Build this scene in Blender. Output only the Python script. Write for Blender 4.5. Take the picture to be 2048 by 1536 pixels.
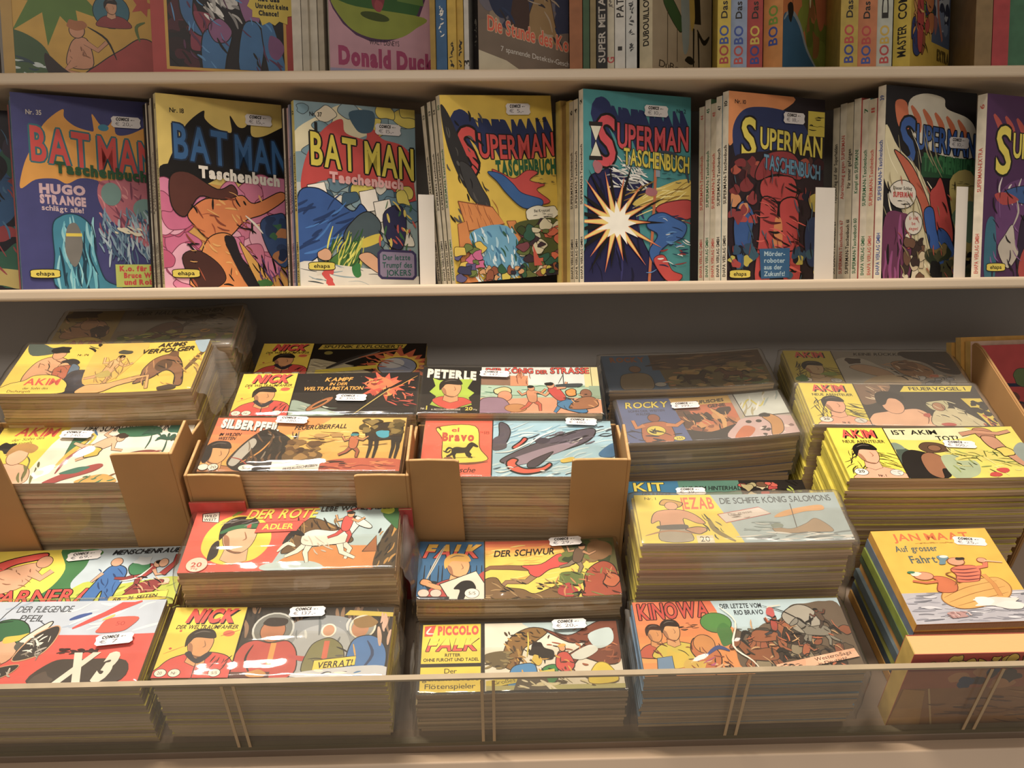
import bpy, bmesh, math, random
from mathutils import Matrix, Vector, noise
from mathutils.geometry import tessellate_polygon

# ------------------------------------------------------------------ scene, camera, light
for _o in list(bpy.data.objects):
    bpy.data.objects.remove(_o)
SC = bpy.context.scene
COL = SC.collection
EYE = 1.45                                   # camera height above the shop floor, metres
PITCH, YAW, ROLL = 0.10535, 0.02335, -0.0131
FPX = 1841.0
cam_d = bpy.data.cameras.new('camera')
cam_d.sensor_width = 36.0
cam_d.lens = FPX / 2048 * 36.0
cam_d.clip_start = 0.01
cam = bpy.data.objects.new('camera', cam_d)
COL.objects.link(cam)
_f = Vector((math.sin(YAW) * math.cos(PITCH), math.cos(YAW) * math.cos(PITCH), -math.sin(PITCH)))
_r0 = Vector((math.cos(YAW), -math.sin(YAW), 0))
_u0 = _r0.cross(_f)
_r = _r0 * math.cos(ROLL) + _u0 * math.sin(ROLL)
_u = _u0 * math.cos(ROLL) - _r0 * math.sin(ROLL)
cam.matrix_world = Matrix(((_r.x, _u.x, -_f.x, 0), (_r.y, _u.y, -_f.y, 0), (_r.z, _u.z, -_f.z, EYE), (0, 0, 0, 1)))
SC.camera = cam

wd = bpy.data.worlds.new('shop_ambient')
SC.world = wd
wd.use_nodes = True
wd.node_tree.nodes['Background'].inputs[0].default_value = (1.0, 0.89, 0.78, 1)
wd.node_tree.nodes['Background'].inputs[1].default_value = 0.28

def area(name, loc, target, sx, sy, power, col):
    d = bpy.data.lights.new(name, 'AREA')
    d.shape = 'RECTANGLE'; d.size = sx; d.size_y = sy; d.energy = power; d.color = col
    o = bpy.data.objects.new(name, d); COL.objects.link(o)
    o.location = loc
    o.rotation_euler = (Vector(target) - Vector(loc)).to_track_quat('-Z', 'Y').to_euler()
    return o
LAMP = (1.0, 0.89, 0.765)
area('ceiling_lamp', (-0.35, 0.40, EYE + 1.25), (-0.12, 0.80, EYE - 0.2), 0.60, 0.14, 33, LAMP)
area('ceiling_lamp', (0.85, 0.28, EYE + 1.30), (0.25, 0.80, EYE - 0.2), 0.50, 0.14, 7, LAMP)
area('ceiling_lamp', (-0.3, -1.60, EYE + 1.05), (0.0, 0.80, EYE - 0.1), 1.4, 0.25, 15, LAMP)

SC.view_settings.view_transform = 'Standard'
SC.view_settings.look = 'None'
SC.view_settings.gamma = 1.0
SC.view_settings.use_curve_mapping = False
SC.view_settings.exposure = 0.0
try:
    SC.cycles.transparent_max_bounces = 14
    SC.cycles.max_bounces = 5
    SC.cycles.diffuse_bounces = 3
    SC.cycles.glossy_bounces = 2
    SC.cycles.caustics_reflective = False
    SC.cycles.caustics_refractive = False
except Exception:
    pass

# ------------------------------------------------------------------ helpers
CM = 0.01
AL = 0.5254                                  # slope of the display tray
CA, SA = math.cos(AL), math.sin(AL)
def W3(x, y, z):                             # cm relative to the eye -> metres
    return Vector((x * CM, y * CM, z * CM + EYE))
def TR(x, s, n):                             # tray coordinates (cm): across, up the slope, off the slope
    return W3(x, s * CA - n * SA, s * SA + n * CA)
def tray_mat(x, s, n, rot=0.0, tilt=0.0):
    m = Matrix.Rotation(AL + tilt, 4, 'X') @ Matrix.Rotation(rot, 4, 'Z')
    m.translation = TR(x, s, n)
    return m
def lin(h):
    if not isinstance(h, str):
        return h
    h = h.lstrip('#')
    out = []
    for i in (0, 2, 4):
        c = int(h[i:i + 2], 16) / 255
        out.append(c / 12.92 if c <= 0.04045 else ((c + 0.055) / 1.055) ** 2.4)
    return tuple(out)

def tag(o, label=None, cat=None, group=None, kind=None):
    if label: o['label'] = label
    if cat: o['category'] = cat
    if group: o['group'] = group
    if kind: o['kind'] = kind
    return o
def link(o, parent=None, mw=None):
    COL.objects.link(o)
    if parent is not None:
        o.parent = parent
    elif mw is not None:
        o.matrix_world = mw
    return o
def mesh(name, V, F, cols=None, mats=(), mi=None, smooth=False):
    """V in cm, F faces, cols one linear colour per face."""
    me = bpy.data.meshes.new(name)
    me.from_pydata([(v[0] * CM, v[1] * CM, v[2] * CM) for v in V], [], F)
    for m in mats: me.materials.append(m)
    if mi: me.polygons.foreach_set('material_index', mi)
    if cols:
        at = me.color_attributes.new('tint', 'FLOAT_COLOR', 'CORNER')
        buf = []
        for f, c in zip(F, cols):
            buf += [c[0], c[1], c[2], 1.0] * len(f)
        at.data.foreach_set('color', buf)
    if smooth: me.polygons.foreach_set('use_smooth', [True] * len(F))
    me.update()
    return me
def obj(name, me, parent=None, mw=None):
    return link(bpy.data.objects.new(name, me), parent, mw)
def empty(name, mw):
    o = bpy.data.objects.new(name, None)
    o.empty_display_size = 0.02
    return link(o, None, mw)
BOXF = [(0, 3, 2, 1), (4, 5, 6, 7), (0, 1, 5, 4), (1, 2, 6, 5), (2, 3, 7, 6), (3, 0, 4, 7)]  # bottom top front right back left
def boxv(x0, x1, y0, y1, z0, z1):
    return [(x0, y0, z0), (x1, y0, z0), (x1, y1, z0), (x0, y1, z0), (x0, y0, z1), (x1, y0, z1), (x1, y1, z1), (x0, y1, z1)]
class MB:
    def __init__(s): s.V = []; s.F = []; s.C = []; s.M = []
    def add(s, V, F, col=(1, 1, 1), m=0):
        b = len(s.V); s.V += V
        for i, f in enumerate(F):
            s.F.append(tuple(b + k for k in f)); s.C.append(col[i] if isinstance(col, list) else col); s.M.append(m[i] if isinstance(m, list) else m)
    def box(s, x0, x1, y0, y1, z0, z1, col=(1, 1, 1), m=0):
        s.add(boxv(x0, x1, y0, y1, z0, z1), BOXF, col, m)
    def mesh(s, name, mats, smooth=False): return mesh(name, s.V, s.F, s.C, mats, s.M, smooth)
def bevelled(name, V, F, mats, w=0.08, seg=2):
    me = mesh(name, V, F, None, mats)
    bm = bmesh.new(); bm.from_mesh(me)
    bmesh.ops.bevel(bm, geom=bm.edges[:], offset=w * CM, segments=seg, affect='EDGES', profile=0.5)
    bm.to_mesh(me); bm.free()
    return me

# ------------------------------------------------------------------ materials
def mat(name, rough=0.5, spec=0.5):
    m = bpy.data.materials.new(name); m.use_nodes = True
    nt = m.node_tree; b = nt.nodes['Principled BSDF']
    b.inputs['Roughness'].default_value = rough
    b.inputs['Specular IOR Level'].default_value = spec
    return m, nt, b
def node(nt, t, **kw):
    n = nt.nodes.new(t)
    for k, v in kw.items():
        if k.startswith('i_'): n.inputs[int(k[2:])].default_value = v
        else: setattr(n, k, v)
    return n
def vary(nt, colsock, scale, lo, hi, vec=None, detail=3.0, stretch=None):
    """multiply a colour by a noise between lo and hi"""
    tc = node(nt, 'ShaderNodeTexCoord')
    src = tc.outputs['Object']
    if stretch:
        mp = node(nt, 'ShaderNodeMapping'); mp.inputs['Scale'].default_value = stretch
        nt.links.new(src, mp.inputs['Vector']); src = mp.outputs['Vector']
    nz = node(nt, 'ShaderNodeTexNoise'); nz.inputs['Scale'].default_value = scale; nz.inputs['Detail'].default_value = detail
    nt.links.new(src, nz.inputs['Vector'])
    mr = node(nt, 'ShaderNodeMapRange'); mr.inputs['From Min'].default_value = 0.3; mr.inputs['From Max'].default_value = 0.7
    mr.inputs['To Min'].default_value = lo; mr.inputs['To Max'].default_value = hi
    nt.links.new(nz.outputs['Fac'], mr.inputs['Value'])
    mx = node(nt, 'ShaderNodeVectorMath', operation='SCALE')
    nt.links.new(colsock, mx.inputs[0]); nt.links.new(mr.outputs['Result'], mx.inputs['Scale'])
    return mx.outputs['Vector'], nz
def tint_mat(name, rough, spec, scale=60, lo=0.93, hi=1.05, sat=0.9):
    m, nt, b = mat(name, rough, spec)
    a = node(nt, 'ShaderNodeAttribute', attribute_name='tint')
    hs = node(nt, 'ShaderNodeHueSaturation'); hs.inputs['Saturation'].default_value = sat
    nt.links.new(a.outputs['Color'], hs.inputs['Color'])
    s, _n = vary(nt, hs.outputs['Color'], scale, lo, hi, detail=1.0)
    nt.links.new(s, b.inputs['Base Color'])
    return m
PRINT = tint_mat('printed_cover', 0.42, 0.35)
SPINEM = tint_mat('printed_spine', 0.55, 0.3, 90, 0.86, 1.06)
STICK = tint_mat('sticker_paper', 0.6, 0.3, 90, 0.97, 1.02)
def rgb(nt, c):
    n = node(nt, 'ShaderNodeRGB'); c = lin(c); n.outputs[0].default_value = (c[0], c[1], c[2], 1); return n.outputs[0]
def pages_mat(name, c1, c2, fine):
    m, nt, b = mat(name, 0.85, 0.15)
    tc = node(nt, 'ShaderNodeTexCoord')
    mp = node(nt, 'ShaderNodeMapping'); mp.inputs['Scale'].default_value = fine
    nt.links.new(tc.outputs['Object'], mp.inputs['Vector'])
    nz = node(nt, 'ShaderNodeTexNoise'); nz.inputs['Scale'].default_value = 1.0; nz.inputs['Detail'].default_value = 2.0
    nt.links.new(mp.outputs['Vector'], nz.inputs['Vector'])
    oi = node(nt, 'ShaderNodeObjectInfo')
    ad = node(nt, 'ShaderNodeMath', operation='MULTIPLY_ADD'); ad.inputs[1].default_value = 0.55
    nt.links.new(oi.outputs['Random'], ad.inputs[0]); nt.links.new(nz.outputs['Fac'], ad.inputs[2])
    rp = node(nt, 'ShaderNodeValToRGB')
    e = rp.color_ramp.elements
    e[0].position = 0.40; e[0].color = (*lin(c1), 1); e[1].position = 1.0; e[1].color = (*lin(c2), 1)
    nt.links.new(ad.outputs[0], rp.inputs['Fac'])
    nt.links.new(rp.outputs['Color'], b.inputs['Base Color'])
    return m
PAGES = pages_mat('newsprint_edges', '#94795c', '#dcc2a0', (25, 25, 2600))
PAGES_UP = pages_mat('paperback_page_edges', '#a58c62', '#d8c49a', (2500, 2500, 20))
def plain(name, c, rough=0.6, spec=0.4, scale=12, lo=0.93, hi=1.06, bump=0.0, bscale=300, stretch=None):
    m, nt, b = mat(name, rough, spec)
    s, nz = vary(nt, rgb(nt, c), scale, lo, hi, stretch=stretch)
    nt.links.new(s, b.inputs['Base Color'])
    if bump:
        n2 = node(nt, 'ShaderNodeTexNoise'); n2.inputs['Scale'].default_value = bscale
        bp = node(nt, 'ShaderNodeBump'); bp.inputs['Strength'].default_value = bump; bp.inputs['Distance'].default_value = 0.001
        nt.links.new(n2.outputs['Fac'], bp.inputs['Height']); nt.links.new(bp.outputs['Normal'], b.inputs['Normal'])
    return m
SHELFM = plain('cream_painted_shelf', '#c4b29a', 0.38, 0.5, 8, 0.94, 1.05, 0.04, 500)
BACKM = plain('grey_back_panel', '#aaa6a2', 0.6, 0.3, 6, 0.92, 1.06, 0.05, 400)
BOARDM = plain('beige_front_board', '#dcc3aa', 0.5, 0.4, 5, 0.94, 1.05, 0.05, 260)
TRAYM = plain('taupe_tray_board', '#857566', 0.6, 0.3, 10, 0.9, 1.08)
DARKM = plain('dark_plinth', '#1d1714', 0.7, 0.3)
CARDB = plain('brown_cardboard', '#b48b5c', 0.8, 0.15, 14, 0.9, 1.07, 0.12, 420)
CARDE = plain('cardboard_cut_edge', '#cda978', 0.9, 0.1, 200, 0.8, 1.12)
WHITEC = plain('white_card', '#d9d2c8', 0.6, 0.3, 20, 0.96, 1.03)

def film(name, haze, rough, tintc, ior=1.5, boost=1.0):
    m = bpy.data.materials.new(name); m.use_nodes = True
    nt = m.node_tree; nt.nodes.clear()
    out = node(nt, 'ShaderNodeOutputMaterial')
    tr = node(nt, 'ShaderNodeBsdfTransparent'); tr.inputs[0].default_value = (*lin(tintc), 1)
    df = node(nt, 'ShaderNodeBsdfDiffuse'); df.inputs[0].default_value = (0.78, 0.74, 0.68, 1)
    gl = node(nt, 'ShaderNodeBsdfGlossy'); gl.inputs['Roughness'].default_value = rough
    fr = node(nt, 'ShaderNodeLayerWeight'); fr.inputs['Blend'].default_value = 0.5
    pw = node(nt, 'ShaderNodeMath', operation='POWER'); pw.inputs[1].default_value = 5.0
    nt.links.new(fr.outputs['Facing'], pw.inputs[0])
    r0 = ((ior - 1) / (ior + 1)) ** 2 * boost
    mu = node(nt, 'ShaderNodeMath', operation='MULTIPLY_ADD'); mu.inputs[1].default_value = 0.8; mu.inputs[2].default_value = r0; mu.use_clamp = True
    nt.links.new(pw.outputs[0], mu.inputs[0])
    m1 = node(nt, 'ShaderNodeMixShader'); m1.inputs[0].default_value = haze
    nt.links.new(tr.outputs[0], m1.inputs[1]); nt.links.new(df.outputs[0], m1.inputs[2])
    m2 = node(nt, 'ShaderNodeMixShader')
    nt.links.new(mu.outputs[0], m2.inputs[0]); nt.links.new(m1.outputs[0], m2.inputs[1]); nt.links.new(gl.outputs[0], m2.inputs[2])
    nt.links.new(m2.outputs[0], out.inputs['Surface'])
    return m
FILM = film('clear_plastic_film', 0.02, 0.07, '#fcfbf8')
FILMH = film('hazy_plastic_film', 0.13, 0.16, '#faf8f4')
ACRYL = film('acrylic_sheet', 0.05, 0.03, '#faf8f3', 1.49)
ACRYE = plain('acrylic_cut_edge', '#a8977c', 0.5, 0.4, 40, 0.9, 1.1)
RIBM = plain('tan_acrylic_rib', '#bfa27c', 0.5, 0.4)

# ------------------------------------------------------------------ lettering
GLY = {}
def load_glyphs(chars):
    tmp = []
    for off in (0.0, 0.022, 0.065):
        for ch in chars:
            cu = bpy.data.curves.new('g', 'FONT')
            cu.body = ch; cu.resolution_u = 3; cu.offset = off; cu.fill_mode = 'FRONT'
            ob = bpy.data.objects.new('g', cu); COL.objects.link(ob); tmp.append((off, ch, ob, cu))
    dg = bpy.context.evaluated_depsgraph_get()
    dg.update()
    for off, ch, ob, cu in tmp:
        me = ob.evaluated_get(dg).to_mesh()
        me.calc_loop_triangles()
        vs = [(v.co.x, v.co.y) for v in me.vertices]
        GLY[(off, ch)] = (vs, [tuple(t.vertices) for t in me.loop_triangles])
        ob.evaluated_get(dg).to_mesh_clear()
    for off, ch, ob, cu in tmp:
        bpy.data.objects.remove(ob); bpy.data.curves.remove(cu)
load_glyphs("ABCDEFGHIJKLMNOPQRSTUVWXYZabcdefghijklmnopqrstuvwxyz0123456789.,:!?-/€ÄÖÜäöüß")
CAPH = max(v[1] for v in GLY[(0.0, 'H')][0])

# ------------------------------------------------------------------ flat print: every drawn patch is a thin layer of ink geometry
def clip_half(P, ax, val, keep_less):
    out = []
    n = len(P)
    for i in range(n):
        a, b = P[i], P[(i + 1) % n]
        ia = a[ax] <= val if keep_less else a[ax] >= val
        ib = b[ax] <= val if keep_less else b[ax] >= val
        if ia: out.append(a)
        if ia != ib:
            t = (val - a[ax]) / (b[ax] - a[ax])
            out.append((a[0] + (b[0] - a[0]) * t, a[1] + (b[1] - a[1]) * t))
    return out
def smooth_pts(P, k=5):
    n = len(P); out = []
    for i in range(n):
        p0, p1, p2, p3 = P[i - 1], P[i], P[(i + 1) % n], P[(i + 2) % n]
        for j in range(k):
            t = j / k; t2 = t * t; t3 = t2 * t
            out.append(tuple(0.5 * (2 * p1[c] + (p2[c] - p0[c]) * t + (2 * p0[c] - 5 * p1[c] + 4 * p2[c] - p3[c]) * t2 + (3 * p1[c] - p0[c] - 3 * p2[c] + p3[c]) * t3) for c in (0, 1)))
    return out
def pts(s):
    if not isinstance(s, str): return s
    v = [float(a) for a in s.replace(',', ' ').split()]
    return list(zip(v[::2], v[1::2]))
K = '#1b1613'
class Art:
    def __init__(s, H, bg):
        s.H = H; s.items = []; s.layer = 0
        s.clip = (0, 0, 100, H); s.rnd = random.Random(len(bg) * 7 + int(H * 13))
        s.r(0, 0, 100, H, bg)
    def seed(s, k): s.rnd.seed(k); return s
    def _tris(s, V, T, col):
        x0, y0, x1, y1 = s.clip; c = lin(col)
        for t in T:
            P = [V[i] for i in t]
            xs = [p[0] for p in P]; ys = [p[1] for p in P]
            if max(xs) <= x0 or min(xs) >= x1 or max(ys) <= y0 or min(ys) >= y1: continue
            if min(xs) < x0: P = clip_half(P, 0, x0, False)
            if P and max(xs) > x1: P = clip_half(P, 0, x1, True)
            if P and min(ys) < y0: P = clip_half(P, 1, y0, False)
            if P and max(ys) > y1: P = clip_half(P, 1, y1, True)
            if len(P) >= 3: s.items.append((s.layer, c, P))
    def raw(s, P, col):
        s.layer += 1
        s._tris(P, tessellate_polygon([[Vector((p[0], p[1], 0)) for p in P]]), col)
        return s
    def r(s, x0, y0, x1, y1, col):
        s.layer += 1
        s._tris([(x0, y0), (x1, y0), (x1, y1), (x0, y1)], [(0, 1, 2, 3)], col); return s
    def p(s, P, col, sm=0, ol=None, ow=0.5):
        P = pts(P)
        if sm: P = smooth_pts(P)
        s.raw(P, col)
        if ol: s.line(P + [P[0]], ow, ol)
        return s
    def line(s, P, w, col):
        """even-width open line"""
        s.layer += 1; V = []; T = []
        for i, p in enumerate(P):
            a = P[max(i - 1, 0)]; b = P[min(i + 1, len(P) - 1)]
            dx, dy = b[0] - a[0], b[1] - a[1]; l = math.hypot(dx, dy) or 1
            V += [(p[0] - dy / l * w / 2, p[1] + dx / l * w / 2), (p[0] + dy / l * w / 2, p[1] - dx / l * w / 2)]
            if i: k = 2 * i; T.append((k - 2, k - 1, k + 1, k))
        s._tris(V, T, col); return s
    def s(s, P, w, col, sm=1):
        """brush stroke, thick in the middle"""
        P = pts(P)
        if sm and len(P) > 2:
            Q = []
            for i in range(len(P) - 1):
                p0, p1, p2, p3 = P[max(i - 1, 0)], P[i], P[i + 1], P[min(i + 2, len(P) - 1)]
                for j in range(4):
                    t = j / 4; t2 = t * t; t3 = t2 * t
                    Q.append(tuple(0.5 * (2 * p1[c] + (p2[c] - p0[c]) * t + (2 * p0[c] - 5 * p1[c] + 4 * p2[c] - p3[c]) * t2 + (3 * p1[c] - p0[c] - 3 * p2[c] + p3[c]) * t3) for c in (0, 1)))
            P = Q + [P[-1]]
        elif len(P) == 2:
            P = [P[0], tuple((P[0][c] * .5 + P[1][c] * .5) for c in (0, 1)), P[1]]
        s.layer += 1; V = []; T = []; n = len(P)
        for i, p in enumerate(P):
            a = P[max(i - 1, 0)]; b = P[min(i + 1, n - 1)]
            dx, dy = b[0] - a[0], b[1] - a[1]; l = math.hypot(dx, dy) or 1
            ww = w / 2 * (0.25 + 0.75 * math.sin(math.pi * (i + 0.3) / (n - 0.4)))
            V += [(p[0] - dy / l * ww, p[1] + dx / l * ww), (p[0] + dy / l * ww, p[1] - dx / l * ww)]
            if i: k = 2 * i; T.append((k - 2, k - 1, k + 1, k))
        s._tris(V, T, col); return s
    def limb(s, P, w0, w1, col, ol=K):
        """tapering limb with an ink edge"""
        P = pts(P)
        for extra, c in ((0.5, ol), (0, col)):
            if c is None: continue
            s.layer += 1; V = []; T = []; n = len(P)
            for i, p in enumerate(P):
                a = P[max(i - 1, 0)]; b = P[min(i + 1, n - 1)]
                dx, dy = b[0] - a[0], b[1] - a[1]; l = math.hypot(dx, dy) or 1
                ww = (w0 + (w1 - w0) * i / (n - 1)) / 2 + extra / 2
                V += [(p[0] - dy / l * ww, p[1] + dx / l * ww), (p[0] + dy / l * ww, p[1] - dx / l * ww)]
                if i: k = 2 * i; T.append((k - 2, k - 1, k + 1, k))
            s._tris(V, T, c)
        return s
    def e(s, cx, cy, rx, ry, col, ol=None, ow=0.5, rot=0, n=22):
        c, q = math.cos(rot), math.sin(rot)
        P = [(cx + rx * math.cos(a) * c - ry * math.sin(a) * q, cy + rx * math.cos(a) * q + ry * math.sin(a) * c) for a in (2 * math.pi * i / n for i in range(n))]
        s.raw(P, col)
        if ol: s.line(P + [P[0]], ow, ol)
        return s
    def b(s, cx, cy, rx, ry, col, rough=0.25, n=9, ol=None, ow=0.5):
        P = []
        for i in range(n):
            a = 2 * math.pi * i / n; k = 1 + s.rnd.uniform(-rough, rough)
            P.append((cx + rx * k * math.cos(a), cy + ry * k * math.sin(a)))
        return s.p(P, col, 1, ol, ow)
    def burst(s, cx, cy, r0, r1, n, col, sy=1.0, jit=0.25, ol=None, ow=0.6):
        P = []
        for i in range(2 * n):
            a = math.pi * i / n; r = r0 if i % 2 else r1 * (1 + s.rnd.uniform(-jit, jit))
            P.append((cx + r * math.cos(a), cy + r * sy * math.sin(a)))
        return s.p(P, col, 0, ol, ow)
    def ink(s, x0, y0, x1, y1, n, cols, ln=6, ang=0.0, spread=0.6, w=0.6):
        R = s.rnd
        for _ in range(n):
            x, y = R.uniform(x0, x1), R.uniform(y0, y1); a = ang + R.uniform(-spread, spread); l = ln * R.uniform(0.4, 1.2)
            dx, dy = math.cos(a) * l / 2, math.sin(a) * l / 2; k = R.uniform(-0.25, 0.25)
            s.s([(x - dx, y - dy), (x - dy * k, y + dx * k), (x + dx, y + dy)], w * R.uniform(0.5, 1.5), R.choice(cols))
        return s
    def blobs(s, x0, y0, x1, y1, n, cols, r0, r1, flat=1.0, ol=None, ow=0.35):
        R = s.rnd
        for _ in range(n):
            r = R.uniform(r0, r1)
            s.b(R.uniform(x0, x1), R.uniform(y0, y1), r, r * flat * R.uniform(0.7, 1.2), R.choice(cols), 0.35, 8, ol, ow)
        return s
    def width(s, txt, off, gap=0.06):
        w = 0
        for ch in txt:
            if ch == ' ': w += 0.32; continue
            vs = GLY[(off, ch)][0]; w += max(v[0] for v in vs) - min(v[0] for v in vs) + gap
        return w - gap
    def t(s, txt, x, y, h, col, w=None, bold=1, sh=0.0, rot=0.0, ol=None, dy=0.0, arc=0.0, gap=0.06, shadow=None):
        """capital height h, top-left corner at x,y; w stretches to a width"""
        if ol: bold = min(bold, 1)
        sc = h / CAPH; off = (0.0, 0.022, 0.065)[bold]
        wid = s.width(txt, off, gap); sx = (w / wid) if w else sc * 0.95
        cr, sr = math.cos(rot), math.sin(rot)
        passes = []
        if shadow: passes.append((shadow[0], off, shadow[1], shadow[2]))
        if ol:
            rr = max(0.22, h * 0.055)
            for k in range(6): passes.append((ol, off, rr * math.cos(k * 1.0472), rr * math.sin(k * 1.0472)))
        passes.append((col, off, 0, 0))
        for c, of, ox, oy in passes:
            s.layer += 1; pen = 0.0
            for ch in txt:
                if ch == ' ': pen += 0.32; continue
                b0 = GLY[(off, ch)][0]; mn = min(v[0] for v in b0); mx = max(v[0] for v in b0)
                vs, ts = GLY[(of, ch)]; V = []
                for vx, vy in vs:
                    lx = (pen + vx - mn) * sx; ly = h - vy * sc
                    lx += sh * (h - ly) ; tt = lx / (wid * sx) - 0.5 if wid else 0
                    ly += dy * (tt + 0.5) + arc * (4 * tt * tt - 1)
                    V.append((x + ox + lx * cr - ly * sr, y + oy + lx * sr + ly * cr))
                s._tris(V, ts, c); pen += mx - mn + gap
        return s
    def bust(s, cx, cy, k, skin, hair, cloth, neck=None):
        """anonymous head and shoulders without features"""
        if cloth: s.p([(cx - 9 * k, cy + 14 * k), (cx - 8 * k, cy + 9 * k), (cx - 3 * k, cy + 6 * k), (cx + 4 * k, cy + 6 * k), (cx + 10 * k, cy + 8.5 * k), (cx + 12 * k, cy + 14 * k)], cloth, 1, K, 0.35)
        s.p([(cx - 2.2 * k, cy + 2 * k), (cx + 2.6 * k, cy + 2 * k), (cx + 3 * k, cy + 7.4 * k), (cx, cy + 8.6 * k), (cx - 3 * k, cy + 7 * k)], neck or skin, 0, K, 0.25)
        s.p([(cx - 3.6 * k, cy - 2 * k), (cx, cy - 4.5 * k), (cx + 3.6 * k, cy - 2 * k), (cx + 3.4 * k, cy + 2.5 * k), (cx + 1.2 * k, cy + 5.2 * k), (cx - 1.8 * k, cy + 4.4 * k), (cx - 3.5 * k, cy + 1.5 * k)], skin, 1, K, 0.3)
        s.p([(cx - 4.4 * k, cy + 1.2 * k), (cx - 4.6 * k, cy - 3 * k), (cx - 2 * k, cy - 5.8 * k), (cx + 2.4 * k, cy - 5.6 * k), (cx + 4.2 * k, cy - 3 * k), (cx + 3.2 * k, cy - 2 * k), (cx - 1.8 * k, cy - 2.4 * k), (cx - 3.2 * k, cy - 0.6 * k)], hair, 1)
        s.s([(cx + 1.0 * k, cy - 1.2 * k), (cx + 1.7 * k, cy + .8 * k), (cx + 1.0 * k, cy + 1.4 * k)], 0.35 * k, '#9a6844'); s.s([(cx - 2.8 * k, cy - 3.8 * k), (cx - .6 * k, cy - 4.9 * k), (cx + 2 * k, cy - 4.6 * k)], 0.4 * k, '#6a6058')
        s.p([(cx - 3.4 * k, cy - .4 * k), (cx - 2.2 * k, cy + .6 * k), (cx - 1.6 * k, cy + 3.6 * k), (cx - 2.2 * k, cy + 3.8 * k), (cx - 3.3 * k, cy + 1.4 * k)], '#a8704a', 1)
        s.s([(cx - 2.6 * k, cy + 3.4 * k), (cx - .6 * k, cy + 4.8 * k), (cx + 1.6 * k, cy + 5 * k)], 0.5 * k, '#8a5a38')
        return s
    def fig(s, cx, cy, k, ang, skin, top, legs, hair=K):
        """small anonymous running figure"""
        c, q = math.cos(ang), math.sin(ang)
        def T(x, y): return (cx + (x * c - y * q) * k, cy + (x * q + y * c) * k)
        s.limb([T(-.6, 3), T(-2.6, 6), T(-5.6, 8)], 1.9 * k, .9 * k, legs)
        s.limb([T(.6, 3), T(2.6, 5.6), T(2.4, 9.4)], 1.9 * k, .9 * k, legs)
        s.limb([T(-1.2, -2.6), T(-4, -1.2), T(-5.4, -4)], 1.3 * k, .7 * k, skin)
        s.p([T(-1.8, -3.4), T(1.8, -3.2), T(1.6, 3.4), T(-1.5, 3.2)], top, 1, K, 0.3)
        s.limb([T(1.4, -2.6), T(4, -1.6), T(6.2, -4)], 1.3 * k, .7 * k, skin)
        hx, hy = T(.3, -5); s.e(hx, hy, 1.4 * k, 1.7 * k, skin, K, 0.25, n=12)
        hx, hy = T(.1, -5.9); s.b(hx, hy, 1.5 * k, .9 * k, hair, 0.2, 7)
        return s
    def horse(s, cx, cy, k, col, flip=1, sky=K):
        def T(x, y): return (cx + x * k * flip, cy + y * k)
        for a in ([(-4, 1), (-6.5, 4), (-9, 5.5)], [(-3.4, 1), (-4.4, 4.4), (-3.6, 7.4)], [(3.6, 1), (6, 3.6), (5.2, 6.6)], [(3.2, 1), (4.2, 4.6), (7.4, 6.4)]):
            s.limb([T(*u) for u in a], 1.7 * k, .7 * k, col, sky)
        s.p([T(-5.6, -1.4), T(-3, -2.8), T(1.5, -2.2), T(4.8, -3), T(5.2, 1.2), T(1, 2.2), T(-3.4, 2.4), T(-5.8, 1.4)], col, 1, sky, 0.3)
        s.limb([T(4, -1), T(6, -4), T(7.2, -5.6)], 3.4 * k, 2 * k, col, sky)
        s.p([T(6.4, -6.8), T(8, -6.2), T(10.6, -3.6), T(9.8, -2.8), T(6.8, -4.4)], col, 1, sky, 0.3)
        s.s([T(-5.4, -1), T(-8, -2), T(-10, 1.6)], 1.6 * k, sky)
        s.s([T(3.4, -3), T(5, -5.6), T(6.6, -7)], 1.1 * k, sky)
        return s
    def palm(s, x, y, k, col):
        s.s([(x, y), (x + .6 * k, y - 4 * k), (x + .3 * k, y - 8 * k)], .6 * k, col)
        for a in (-2.8, -2.3, -1.6, -.9, -.4, .2, 3.2):
            s.s([(x + .3 * k, y - 8 * k), (x + .3 * k + 2.4 * k * math.cos(a), y - 8 * k + 2 * k * math.sin(a) - .6 * k), (x + .3 * k + 4 * k * math.cos(a), y - 8 * k + 3.4 * k * math.sin(a) + .6 * k)], .9 * k, col)
        return s
    def emit(s, name, fn, strips=0, m=None, parent=None):
        V = []; F = []; C = []
        for layer, c, P in s.items:
            parts = [P]
            if strips:
                lo = min(p[0] for p in P); hi = max(p[0] for p in P); parts = []
                k0 = int(lo / 100 * strips); k1 = min(strips - 1, int(hi / 100 * strips))
                for k in range(k0, k1 + 1):
                    q = P
                    if k > k0: q = clip_half(q, 0, k * 100 / strips, False)
                    if q and k < k1: q = clip_half(q, 0, (k + 1) * 100 / strips, True)
                    if len(q) >= 3: parts.append(q)
            for q in parts:
                b = len(V)
                V += [fn(x, y, layer * 0.0006 + 0.004) for x, y in q]
                F.append(tuple(range(b, b + len(q)))); C.append(c)
        me = mesh(name, V, F, C, [m or PRINT])
        return obj(name, me, parent)

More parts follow.
